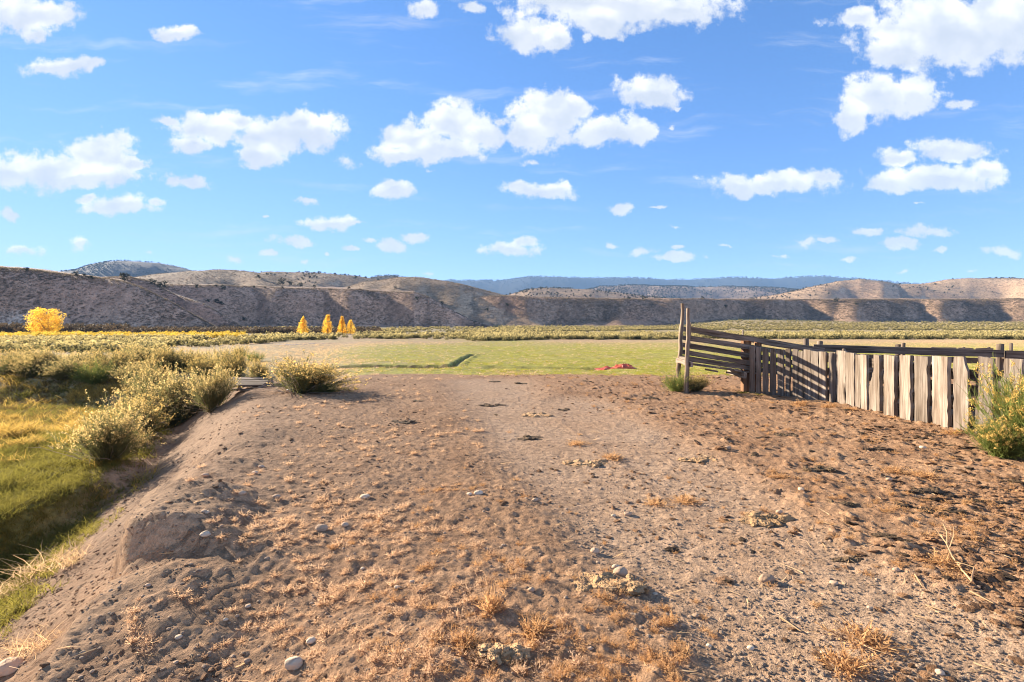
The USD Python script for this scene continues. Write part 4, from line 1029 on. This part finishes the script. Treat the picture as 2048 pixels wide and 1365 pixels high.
# basin grass
X, Y, rng = draw(150000, 206, 3.2, 24, 1.25, power=-0.35)
s = crest_s(X, Y)
toe = sstep(1.0, 2.3, s + 0.6 * nz(X, Y, 1.7, 4, 42)) * (X < -2.2) * (Y < 23.5)
gold = sstep(6.0, 9.5, Y) * 0.96 * sstep(0.0, 0.5, 0.8 * nz(X, Y, 0.35, 4, 41) + 0.75 * nz(X, Y, 1.7, 4, 42) - 0.34 + 0.45 * sstep(-7.2, -9, X) * sstep(7.5, 9.5, Y))
keep = rng.random(len(X)) < toe * 0.8
X, Y, gold = X[keep], Y[keep], gold[keep]
isg = gold > rng.random(len(X))
h = rng.uniform(0.06, 0.20, len(X)) * (1 + 0.6 * isg) * (1 + 0.5 * nz(X, Y, 1.2, 3, 79)) * np.clip(0.7 + 0.03 * Y, 0.7, 1.2)
G = [tuft(600 + k, 12, 1.0, 0.6, 0.05, 0.4, 2, 0.22) for k in range(5)]
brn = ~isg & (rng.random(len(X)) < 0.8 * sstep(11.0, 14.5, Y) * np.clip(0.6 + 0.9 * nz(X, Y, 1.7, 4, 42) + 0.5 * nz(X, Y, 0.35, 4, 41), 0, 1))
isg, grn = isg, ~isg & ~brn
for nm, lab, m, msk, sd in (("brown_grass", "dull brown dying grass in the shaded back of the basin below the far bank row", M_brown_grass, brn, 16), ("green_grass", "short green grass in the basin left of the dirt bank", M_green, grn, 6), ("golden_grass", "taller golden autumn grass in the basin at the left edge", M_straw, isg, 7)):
    scatter(nm, lab, "grass", [(g, m) for g in G], put(X[msk], Y[msk]), np.stack([h[msk] * 1.2, h[msk] * 1.2, h[msk]], 1), seed=sd)
# meadow grass
X, Y, rng = draw(60000, 207, 16.0, 75, 1.08, power=0.3)
edge = 17.0 + 3.0 * nz(X, Y, 0.30, 3, 46) + 1.6 * nz(X, Y, 1.7, 4, 42)
u = X / Y
dd = np.min([seg_d(X, Y, pts) for pts in SOD + [FURROW]], axis=0)
keep = (rng.random(len(X)) < (Y > edge - 0.2) * sstep(0.25, 0.6, dd) * np.clip(0.45 + 1.1 * nz(X, Y, 0.5, 4, 77), 0.03, 1)) & ~((u < -0.45) & (Y < 26))
X, Y, u = X[keep], Y[keep], u[keep]
gm = sstep(-0.42, -0.22, u + 0.09 * nz(X, Y, 0.05, 3, 47)) * sstep(70, 34, Y * (1 + 0.35 * nz(X, Y, 0.06, 3, 48)) * (1 - 0.35 * np.exp(-((u + 0.02) / 0.16) ** 2)))
isg = gm * 0.9 > rng.random(len(X))
h = rng.uniform(0.03, 0.085, len(X)) * np.clip(0.7 + 0.012 * Y, 0.8, 1.6) * (1 + 0.5 * (~isg))
for nm, lab, m, msk, sd in (("meadow_grass", "short bright green grass of the grazed meadow", M_meadow_green, isg, 8), ("straw_grass", "dry straw coloured grass round the green part of the meadow", M_blond, ~isg, 9)):
    scatter(nm, lab, "grass", [(g, m) for g in G], put(X[msk], Y[msk]), np.stack([h[msk] * 2.2, h[msk] * 2.2, h[msk]], 1), seed=sd)

# ---------------------------------------------------------------- sagebrush flats
def band(col, row):
    """How thickly shrubs stand where the photograph shows column, row."""
    d = np.zeros_like(col)
    top_left = np.interp(col, [0, 480, 560, 700, 1000], [676, 678, 672, 668, 662])
    bot_left = np.interp(col, [0, 250, 420, 520, 600, 750, 1000], [697, 697, 694, 688, 681, 678, 682])
    d = np.where((col < 1000) & (row > top_left) & (row < bot_left), 0.8, d)
    d = np.where((col < 330) & (row >= 690) & (row < 712), 0.28, d)
    jag = 1.6 * nz(col / 30.0, row * 0, 1.0, 3, 91)
    b1t, b1b = np.interp(col, [940, 1100, 1500, 2048], [664, 669, 667, 667]) + jag, np.interp(col, [940, 1100, 1500, 2048], [683, 680, 679, 680]) - jag
    d = np.where((col >= 940) & (row > b1t) & (row < b1b), 1.0, d)
    b2t, b2b = np.interp(col, [740, 1000, 1340, 2048], [661, 641, 643, 652]), np.interp(col, [740, 1000, 1150, 1340, 2048], [672, 668, 664, 661, 662]) + jag
    d = np.where((col > 720) & (row > b2t) & (row < b2b), 0.95, d)
    d = np.where((col > 900) & (row > 624) & (row <= b2t), 0.7, d)
    d = np.where((col < 760) & (row > 655) & (row < 668), 0.75, d)
    return d
X, Y, rng = draw(110000, 208, 42, 680, 1.12, power=0.35)
Z, WH = land(X, Y, False)
col, row = 1024 + FX * X / Y, HZ - FX * (Z - EYE) / Y
keep = rng.random(len(X)) < band(col, row) * np.clip(np.where(col < 950, 0.30, 0.62) + np.where(col < 950, 1.6, 0.9) * nz(X, Y, 0.12, 3, 92), 0.05, 1) * (WH < 0) * 0.62
X, Y, Z = X[keep], Y[keep], Z[keep]
Z = ground_z(X, Y)
sz = rng.uniform(0.5, 1.3, len(X)) * np.clip(1.0 + 0.0012 * (Y - 60), 1, 1.5)
SS = [small_shrub(700 + k) for k in range(5)]
order = np.argsort(-(sz / Y))[:300]
SRC = [kind(f"sagebrush_{'abcde'[k]}", [("foliage", SS[k], M_sage)]) for k in range(5)]
for i in order:
    thing("sagebrush", "rounded olive sagebrush with pale tips standing in the flats beyond the meadow", "bush", (X[i], Y[i], Z[i] - 0.03), rng.uniform(0, 360), (sz[i] * 1.05, sz[i] * 1.05, sz[i] * 0.95), group="sagebrush of the flats beyond the meadow", src=SRC[int(rng.integers(5))])
rest = np.setdiff1d(np.arange(len(X)), order)
scatter("sagebrush_cover", "thick belts of olive sagebrush across the valley before the hills", "sagebrush", [(m_, M_sage) for m_ in SS], np.stack([X, Y, Z - 0.03], 1)[rest], np.stack([sz * 1.05, sz * 1.05, sz * .95], 1)[rest], seed=10)
# sage on the hillsides
def slope_places(layer, N, seed, ahead=0.85, behind=0.15):
    (sx, sy), (dx, dy), run, kd, pl = _parsed[layer]
    rng = np.random.default_rng(seed)
    c = rng.uniform(max(sx[0], -90), min(sx[-1], 2140), N); D = curve(c, dx, dy)
    Yy = D + (rng.random(N) * (ahead + behind) - ahead) * run
    Xx = (c - 1024) / FX * Yy
    Zz, wh = land(Xx, Yy, False)
    k = (wh == layer) & (rng.random(N) < np.clip(0.62 + 1.1 * nz(Xx, Yy, 1 / 30.0, 3, 93), 0.1, 1))
    return np.stack([Xx, Yy, Zz - 0.06], 1)[k], rng
hp, hs = [], []
for lay, N, s0, s1 in ((0, 9500, .5, 1.35), (1, 7500, .5, 1.35), (2, 17000, .6, 1.5), (3, 6000, .9, 1.8), (4, 5000, 1.0, 2.2), (5, 6000, .9, 1.8), (8, 22000, .8, 1.9), (9, 2500, 1.5, 2.6), (10, 9000, 1.4, 2.8)):
    p, rng = slope_places(lay, N, 400 + lay)
    hp.append(p); hs.append(rng.uniform(s0, s1, len(p)))
hp, hs = np.vstack(hp), np.concatenate(hs)
scatter("hill_sagebrush", "grey sagebrush speckling the slopes of the hills", "sagebrush", [(small_shrub(720 + k, 30), M_hsage) for k in range(4)], hp, np.stack([hs * 1.2, hs * 1.2, hs * .9], 1), seed=11)
# willows along the stream at the foot of the left hill
def strip(c0, c1, r0, r1, N, seed):
    X, Y, rng = draw(N * 14, seed, 80, 420, 1.1, power=0.1)
    Z = land(X, Y, False)[0]
    col, row = 1024 + FX * X / Y, HZ - FX * (Z - EYE) / Y
    k = (col > c0) & (col < c1) & (row > r0) & (row < r1)
    return X[k][:N], Y[k][:N], Z[k][:N], rng
X, Y, Z, rng = strip(-60, 490, 670.5, 677, 1000, 210)
sz = rng.uniform(0.7, 1.5, len(X))
scatter("yellow_willow", "bright yellow band of low willows along the stream at left", "willows", [(small_shrub(740 + k, 90), M_willow) for k in range(3)], np.stack([X, Y, Z], 1), np.stack([sz * 1.1, sz * 1.1, sz], 1), seed=12)
X, Y, Z, rng = strip(-60, 760, 661, 668.5, 1300, 211)
sz = rng.uniform(1.2, 2.6, len(X)) * (1 + 0.5 * (X / Y < -0.75))
scatter("bare_willow", "dark leafless willows at the foot of the left hill", "willows", [(small_shrub(750 + k, 90), M_wdark) for k in range(3)], np.stack([X, Y, Z], 1), np.stack([sz * 1.0, sz * 1.0, sz], 1), seed=13)
# woods on the middle and far hills
rng = np.random.default_rng(212)
def woods(layer, N, seed, s0, s1, clump, lift):
    (sx, sy), (dx, dy), run, kd, pl = _parsed[layer]
    rng = np.random.default_rng(seed)
    c = rng.uniform(sx[0], sx[-1], N * 3); D = np.interp(c, dx, dy)
    Yy = D - rng.random(N * 3) * run * lift; Xx = (c - 1024) / FX * Yy
    Zz, wh = land(Xx, Yy, False)
    k = (wh == layer) & (rng.random(N * 3) < np.clip(0.5 + clump * nz(Xx, Yy, 3.2 / run, 3, seed), 0, 1))
    Xx, Yy, Zz = Xx[k][:N], Yy[k][:N], Zz[k][:N]
    return np.stack([Xx, Yy, Zz - 0.3], 1), rng.uniform(s0, s1, len(Xx))
jm = [(leaf_crown(180 + k, [(0, 0, .45, .42, .45), (.15, .1, .6, .3, .3)], 26, 0.14), M_juniper) for k in range(3)]
allp, alls = [], []
for lay, N, s0, s1, cl, lift in ((11, 3200, 5, 9, 1.6, 1.1), (9, 330, 3.5, 6, 2.2, 1.0), (10, 420, 3.5, 6, 2.0, 1.0), (6, 2200, 4, 7, 1.4, 1.0), (7, 260, 4, 6, 1.0, 1.0), (4, 160, 3, 5, 2.2, 0.9), (12, 3000, 12, 24, 1.2, 0.9)):
    p, s_ = woods(lay, N, 300 + lay, s0, s1, cl, lift)
    allp.append(p); alls.append(s_)
scatter("juniper_woods", "dark juniper woods speckling the far hills and mesas", "trees", jm, np.vstack(allp), np.concatenate(alls), seed=14)

# ---------------------------------------------------------------- single things on the ground
STONES = [
 (587, 1336, 34, 1, "largest pale fieldstone at the bottom edge left of centre"), (1533, 1164, 29, 0, "rounded grey stone casting a shadow in the right half of the track"),
 (1241, 1149, 27, 0, "flat grey stone lying on the flaky dung crust"), (1232, 1137, 14, 1, "small light stone just above the flat one on the dung crust"),
 (1190, 1105, 17, 0, "round grey stone in the wheel track above the dung crust"), (643, 1062, 23, 0, "dark lumpy stone among the pale weeds left of centre"),
 (730, 997, 18, 1, "pale oval stone among weeds left of centre, above the dark lumpy one"), (957, 990, 17, 1, "tan stone in the middle of the ramp with a flake beside it"),
 (622, 1285, 18, 1, "orange-tan stone above the largest pale fieldstone"), (17, 1343, 46, 0, "grey rock cut by the bottom left corner of the photo"),
 (1063, 1184, 14, 0, "bluish stone left of the flaky dung crust"), (411, 1074, 18, 1, "pale flat stone on the bank crest above the eroded lump"),
 (1071, 1002, 11, 0, "small round grey stone right of the tan one in mid ramp"), (1256, 1031, 15, 0, "reddish stone on the right rim of the wheel track")]
REST = [(690, 1054, 14), (939, 990, 10), (794, 1177, 12), (824, 1166, 10), (815, 1306, 12), (973, 1099, 8), (1392, 1233, 13), (1227, 1035, 10), (725, 1140, 8), (1418, 1297, 11), (1456, 898, 13), (1602, 980, 11), (1559, 1027, 14), (1793, 1142, 14), (1668, 1168, 14), (1647, 1314, 14), (1879, 1350, 17), (1778, 963, 12), (1846, 897, 12), (1501, 1301, 14), (495, 1330, 12), (357, 1278, 13), (496, 1218, 11), (451, 1243, 10), (407, 1025, 11), (414, 1029, 10), (510, 948, 12), (411, 954, 14), (523, 936, 12), (534, 1121, 10), (296, 1174, 11), (484, 988, 14), (553, 996, 15), (900, 1225, 9), (1110, 1255, 9), (1310, 1190, 10), (1350, 1330, 12), (1180, 1300, 11), (760, 1230, 8), (1600, 1240, 10), (1740, 1220, 11)]
rng = np.random.default_rng(31)
for i, (c, row, w, pale, lab) in enumerate(STONES):
    p = at(c, row); d = w / FX * p[1] * 1.08
    v, f = rock(800 + i, 3, 0.58, 0.13, 0.9)
    s_ = obj("stone", (v * d + p + [0, 0, d * 0.13], f), M_pale_stone if pale else M_stone, smooth=True, label=lab, cat="stone")
LAND = [(587, 1336, "the largest pale fieldstone"), (1533, 1164, "the rounded grey track stone"), (1230, 1160, "the largest flaky dung crust"), (643, 1062, "the dark lumpy stone"), (957, 990, "the tan mid-ramp stone"), (411, 1074, "the flat crest stone"), (1531, 1043, "the flat tan dung slab"), (1003, 1310, "the earth heap"), (1900, 1125, "the bleached forked stalk"), (1399, 922, "the thin dung crust"), (1850, 975, "the dung before the large bush"), (1690, 1330, "the bottom edge weeds"), (290, 1070, "the eroded bank lump"), (1172, 930, "the long flaking dung crust")]
used_ = {}
for i, (c, row, w) in enumerate(sorted(REST, key=lambda q_: min((q_[0] - l[0]) ** 2 + 4 * (q_[1] - l[1]) ** 2 for l in LAND))):
    l = min(LAND, key=lambda l_: (c - l_[0]) ** 2 + 4 * (row - l_[1]) ** 2)
    side = ("right of" if c > l[0] else "left of") if abs(c - l[0]) > 1.3 * abs(row - l[1]) else ("below" if row > l[1] else "above")
    used_[(l, side)] = used_.get((l, side), 0) + 1
    nth = "nearest" if used_[(l, side)] == 1 else ORD[used_[(l, side)] - 1] + " nearest"
    lab = f"small stone {side} {l[2]}, {nth} on that side"
    p = at(c, row); d = w / FX * p[1] * 1.05
    v, f = rock(840 + i, 2, 0.55, 0.14, 0.9)
    obj("stone", (v * d + p + [0, 0, d * 0.12], f), M_pale_stone if i % 3 == 0 else M_stone, smooth=True, label=lab, cat="stone", group="small stones on the dirt ramp")

DUNG = [
 (992, 832, 24, 9, 1, 0, "dark rounded dung pat in the middle of the track"), (973, 812, 46, 7, 5, 0, "long crumbled dung pat behind the dark rounded one"), (1002, 811, 24, 5, 2, 0, "small thin dung pat touching the long crumbled one"),
 (935, 810, 11, 4, 1, 0, "tiny dark dung pat left of the long crumbled one"), (1074, 832, 62, 10, 7, 1, "broad brown dung pat right of the dark rounded one"), (1127, 821, 23, 6, 3, 0, "nearly black jagged dung pat right of the broad brown one"),
 (1065, 878, 52, 13, 5, 0, "two-lobed dark dung pat below the broad brown one"), (989, 764, 22, 6, 3, 0, "dung pat far up the track near the meadow, left one"), (1044, 768, 24, 5, 3, 0, "dung pat far up the track near the meadow, right one"),
 (1174, 763, 16, 5, 2, 0, "dark dung pat near the meadow below the red tarp"), (1301, 797, 26, 7, 3, 0, "dark dung pat left of the bush at the chute posts"), (836, 803, 20, 8, 3, 0, "dark clod of dung right of the sprawling rabbitbrush"),
 (805, 846, 42, 8, 5, 0, "wide low dung pat on the left side of the ramp"), (1172, 930, 92, 20, 9, 1, "long flaking dung crust lying across the track"), (1204, 1168, 150, 55, 16, 1, "largest flaky dung crust with stones on it, lower centre"),
 (1003, 1310, 110, 60, 8, 1, "heap of broken earth clods at the bottom centre"), (1399, 922, 82, 16, 8, 1, "thin dung crust in mid ramp right of the track"), (1531, 1043, 125, 34, 8, 1, "flat tan dung slab with a dark edge in the right half"),
 (2028, 1106, 44, 14, 3, 0, "dark dung lump near the right edge of the photo"), (1698, 1123, 62, 16, 6, 0, "crumbled dark dung below the flat tan slab, to its right"), (1760, 900, 60, 10, 6, 0, "trodden dung before the plank fence"), (1640, 940, 70, 12, 7, 0, "trodden dung in the dirt left of the fence dung"), (1570, 872, 54, 8, 6, 0, "dark trodden dung near the middle of the plank fence"), (1850, 985, 80, 14, 7, 0, "dark trodden dung in front of the large bush at right"), (1690, 1010, 60, 12, 6, 0, "dark trodden dung between the tan slab and the fence")]
for i, (c, row, w, hp, n_, pale, lab) in enumerate(DUNG):
    p = at(c, row); k = p[1] / FX
    W_ = w * k; D_ = min(max(hp * k * p[1] / 1.5 * 0.62, 0.3 * W_), 0.9 * W_)
    H_ = min(0.04, 0.14 * W_) if n_ > 1 else 0.25 * W_
    if "heap" in lab: H_ = 0.09
    v, f = lumps(900 + i, W_, D_, H_, n_ if n_ < 6 else int(n_ * 1.6))
    obj("earth_heap" if "heap" in lab else "dung_pat", (v + p, f), M_dung_pale if pale else M_dung, smooth=35, label=lab, cat="dirt clods" if "heap" in lab else "dung")

# red tarp in the meadow
p = at(1235, 737)
gx, gy = np.meshgrid(np.linspace(-1, 1, 46), np.linspace(-1, 1, 26), indexing="ij")
ww = 88 / FX * p[1] / 2
hh = np.clip(0.55 + 0.6 * nz(gx * 2.2 + 9, gy * 1.5, 1.0, 3, 81) + 0.35 * np.abs(nz(gx * 7, gy * 5, 1.0, 2, 82)), 0, 2) * np.exp(-((gx - 0.35) / 0.5) ** 2) + 0.42 * np.exp(-((gx + 0.55) / 0.3) ** 2) * np.clip(0.6 + nz(gx * 5, gy * 4, 1.0, 3, 83), 0, 1.5)
edge_ = np.clip(1 - np.maximum(np.abs(gx) ** 4, np.abs(gy + 0.35 * nz(gx * 3, gy, 1, 2, 84)) ** 3), 0, 1)
V = np.stack([gx * ww * (1 + 0.06 * nz(gy * 4, gx, 1, 2, 85)) + 0.03 * nz(gx * 9, gy * 9, 1, 2, 86), gy * 0.42 + 0.09 * nz(gx * 4, gy * 2, 1, 2, 87), -0.05 + 0.34 * hh * edge_], -1).reshape(-1, 3)
ii = np.arange(46 * 26).reshape(46, 26)
F = np.stack([ii[:-1, :-1], ii[1:, :-1], ii[1:, 1:], ii[:-1, 1:]], -1).reshape(-1, 4)
obj("tarp", (V + p, F), M_tarp, smooth=25, label="crumpled red-orange tarp lying in the green meadow", cat="tarp")

# wooden pallet
p = at(492, 778)
t = thing("pallet", "old grey wooden pallet lying between the bank clump and the sprawling rabbitbrush", "pallet", p + [0, 0, 0.05], 8)
UsdGeom.Xformable(stage.GetPrimAtPath(t)).AddRotateXOp().Set(6.0)
for k in range(8):
    y = -0.42 + k * 0.12
    wooden("slat", beam([-0.52 + R.normal(0, .02), y + R.normal(0, .01), 0.13 + R.normal(0, .004)], [0.52 + R.normal(0, .02), y + R.normal(0, .02), 0.135 + R.normal(0, .008)], [0, 1, 0], 0.075, 0.018, 4, 0.003, 700 + k), M_plank, t)
for k, x in enumerate((-0.45, 0.0, 0.45)):
    wooden("stringer", beam([x, -0.46, 0.07], [x, 0.46, 0.07], [0, 0, 1], 0.09, 0.045, 3, 0.003, 720 + k), M_post, t)
for k, y in enumerate((-0.38, 0.0, 0.38)):
    wooden("bottom_slat", beam([-0.5, y, 0.012], [0.5, y, 0.012], [0, 1, 0], 0.09, 0.02, 3, 0.003, 730 + k), M_plank, t)
p = at(582, 783)
obj("paper_scrap", ((rock(77, 1, 0.25, 0.3)[0] * [0.22, 0.12, 0.25] + p + [0, 0, .02]), rock(77, 1)[1]), usdkit.material(stage, "/World/Looks/white_scrap", {"p": ("principled_bsdf", {"base_color": (0.7, 0.68, 0.68), "roughness": 0.6})}, [], surface="p.BSDF"), label="white scrap lying under the front of the sprawling rabbitbrush", cat="litter")

# posts of the wire fence in the left flats
for (c, row, hp, lab) in ((27, 704, 20, "nearest weathered fence post at the left edge of the flats"), (81, 696, 13, "leaning fence post second from the left in the flats"), (130, 693, 8, "short stub of a fence post third from the left"), (262, 694, 14, "fence post standing alone in the flats above the far bank row"), (235, 686, 6, "small far fence post left of the lone one")):
    p = at(c, row, False); h = hp / FX * p[1]
    v, f, g = log(p - [0, 0, .3], p + [R.normal(0, .04), 0, h], 0.075, 0.06, 7, 4, 0.01, c)
    wooden("fence_post", (v, f, g), M_rail, "/World", smooth=40, label=lab, cat="post")

# bright strips of standing water in the meadow
for k, (c, row, w) in enumerate(((565, 690.5, 34), (600, 689.5, 26), (620, 688, 24), (638, 687.6, 18), (655, 688, 16), (583, 691, 14))):
    p = at(c, row, False); W_ = w / FX * p[1]
    th = np.linspace(0, 2 * np.pi, 25)[:-1]
    rr = 1 + 0.35 * nz(np.cos(th) * 2 + k * 5, np.sin(th) * 2, 1, 3, 95)
    V = np.stack([np.cos(th) * rr * W_ / 2, np.sin(th) * rr * 0.9, 0 * th], 1)
    zz = ground_z(V[:, 0] + p[0], V[:, 1] + p[1]).max() + 0.02
    V = np.vstack([V, [[0, 0, 0]]]) + [p[0], p[1], zz]
    obj("puddle", (V, np.array([[i, (i + 1) % 24, 24] for i in range(24)])), M_water, label=f"bright strip of shallow standing water in the straw meadow", cat="water", kind="structure")

# dry grass clumps, weeds and stalks one can pick out
GC = [kind("dry_grass", [("blades", cat([tuft(650 + k, 70, 1.0, 0.9, 0.022, 0.45, 3, 0.30) for k in range(2)]), M_blond)]), kind("orange_weed", [("twigs", cat([weed(660, 60), tuft(661, 40, 0.7, 0.9, 0.02, 0.3, 3, 0.16)]), M_orange)]), kind("green_weed", [("leaves", tuft(662, 80, 0.8, 1.1, 0.05, 0.4, 3, 0.25), M_green)])]
CL = [(95, 1140, 90, 50, 0, "big blond grass clump on the lower bank at the left edge"), (150, 1125, 60, 40, 0, "blond grass clump right of the big one on the lower bank"), (45, 1310, 120, 60, 0, "blond weeds spreading at the bottom left corner"), (100, 1290, 70, 36, 0, "thin blond weeds beside those in the bottom left corner"), (20, 1190, 60, 40, 0, "blond grass cut by the left edge between the two big clumps"),
      (258, 955, 50, 16, 0, "pale dry grass at the toe of the bank below the nearest rabbitbrush"), (345, 885, 40, 14, 0, "pale dry grass at the foot of the bank clump"),
      (1152, 890, 44, 14, 1, "orange weed mat in mid track, left one of the pair"), (1224, 918, 52, 16, 1, "orange weed mat in mid track, right one of the pair"), (985, 1220, 60, 60, 1, "tall orange dry weed before the earth heap at bottom centre"), (1070, 1265, 90, 40, 1, "orange weed right of the earth heap at bottom centre"), (930, 1290, 80, 34, 1, "orange weed left of the earth heap at bottom centre"),
      (1885, 1130, 80, 26, 1, "orange weed beside the bleached stalk at right"), (1560, 955, 44, 12, 1, "orange weed tuft in the right half above the tan slab"), (1785, 945, 60, 14, 1, "orange weed tuft on the trodden ground before the fence, left one"), (1850, 955, 66, 18, 1, "orange weed tuft on the trodden ground before the fence, right one"), (1600, 810, 40, 12, 1, "orange weeds at the foot of the fence below the chute shadow"), (1660, 815, 36, 12, 1, "orange weeds at the foot of the fence right of the chute shadow"), (1905, 870, 40, 14, 1, "orange weeds at the foot of the wide planks"), (1790, 838, 30, 8, 1, "orange weeds at the foot of the fence at its middle"), (1700, 820, 30, 8, 1, "small orange weeds at the fence foot left of its middle"),
      (1740, 1290, 130, 40, 1, "yellowish dry weeds in the lower right of the dirt"), (1690, 1340, 110, 46, 1, "orange weeds at the bottom edge right of centre"), (1375, 1005, 60, 20, 1, "orange weed right of the track, above the tan slab's left end"), (1310, 1010, 60, 16, 1, "orange weed on the right rim of the track"),
      (1487, 786, 22, 9, 2, "small bright green weed at the foot of the brown chute post"), (1516, 790, 22, 7, 2, "small bright green weed at the foot of the first planks")]
for (c, row, w, hp, kd, lab) in CL:
    p = at(c, row); k = p[1] / FX
    thing("dry_grass" if kd == 0 else ("dry_weed" if kd == 1 else "green_weed"), lab, "grass" if kd == 0 else "weed", p - [0, 0, .01], R.uniform(0, 360), (w * k / 1.1, w * k / 1.1, hp * k * (1.05 if kd != 1 else 1.4)), src=GC[kd])
def tube(path, r0, r1, n_=6):
    path = np.asarray(path, float); out = []
    for i in range(len(path) - 1):
        k0, k1 = i / (len(path) - 1), (i + 1) / (len(path) - 1)
        v, f, _ = log(path[i], path[i + 1], r0 + (r1 - r0) * k0, r0 + (r1 - r0) * k1, n_, 1, 0.0, i)
        out.append((v, f))
    return cat(out)
def ground_path(pts, lift):
    return [at(c, r_) + [0, 0, l] for (c, r_), l in zip(pts, lift)]
st_ = [tube(ground_path([(1945, 1172), (1925, 1150), (1905, 1125), (1892, 1098), (1882, 1085)], [.01, .02, .03, .04, .05]), .006, .003),
       tube(ground_path([(1942, 1168), (1948, 1152), (1925, 1147), (1912, 1140)], [.02, .04, .05, .04]), .004, .002), tube(ground_path([(1946, 1160), (1944, 1176), (1934, 1182)], [.03, .03, .01]), .004, .002),
       tube(ground_path([(1892, 1098), (1880, 1088), (1872, 1080)], [.04, .06, .07]), .003, .0015), tube(ground_path([(1894, 1100), (1893, 1085), (1886, 1074)], [.04, .07, .09]), .003, .0015), tube(ground_path([(1899, 1108), (1907, 1096), (1908, 1082)], [.035, .07, .09]), .003, .0015), tube(ground_path([(1897, 1104), (1902, 1092), (1900, 1078)], [.035, .06, .08]), .003, .0015)]
obj("dead_stalk", cat(st_), M_blond, smooth=60, label="bleached forked dead stalk lying on the dirt at right", cat="stalk")
p = at(975, 1200)
obj("dead_stalk", cat([tube([p, p + [0.01, 0.0, .05], p + [-0.005, 0.01, .10], p + [0.01, .01, .14]], .0025, .0012), tube([p + [0.008, 0, .04], p + [.022, .0, .075], p + [.02, 0, .1]], .002, .001)]), M_blond, smooth=60, label="thin pale stalk standing up before the earth heap", cat="stalk")
for i, (pts, lab) in enumerate(((((1850, 1215), (1885, 1230), (1915, 1237)), "straight pale twig lying at the right, below the bleached stalk"), (((1830, 1155), (1845, 1180)), "short thick pale twig left of the bleached stalk"), (((1560, 1240), (1600, 1270)), "thin pale straw in the lower right of the track"), (((1940, 1190), (1985, 1215)), "long pale straw near the right edge"))):
    obj("dead_stalk", tube(ground_path(pts, [.012] * len(pts)), .0045, .0025), M_blond, smooth=60, label=lab, cat="stalk")
# ---------------------------------------------------------------- the air
hz = usdkit.material(stage, "/World/Looks/haze", {"v": ("principled_volume", {"color": (0.30, 0.52, 0.88), "density": 0.00006, "anisotropy": 0.0})}, [], volume="v.volume")
hb = trimesh.creation.box([2 * 11500.0, 11200.0, 700.0]); hb.apply_translation([0, 4400.0, 345.0])
obj("haze", hb, hz, label="thin bluish haze between the valley and the far mountains", cat="haze", kind="stuff")
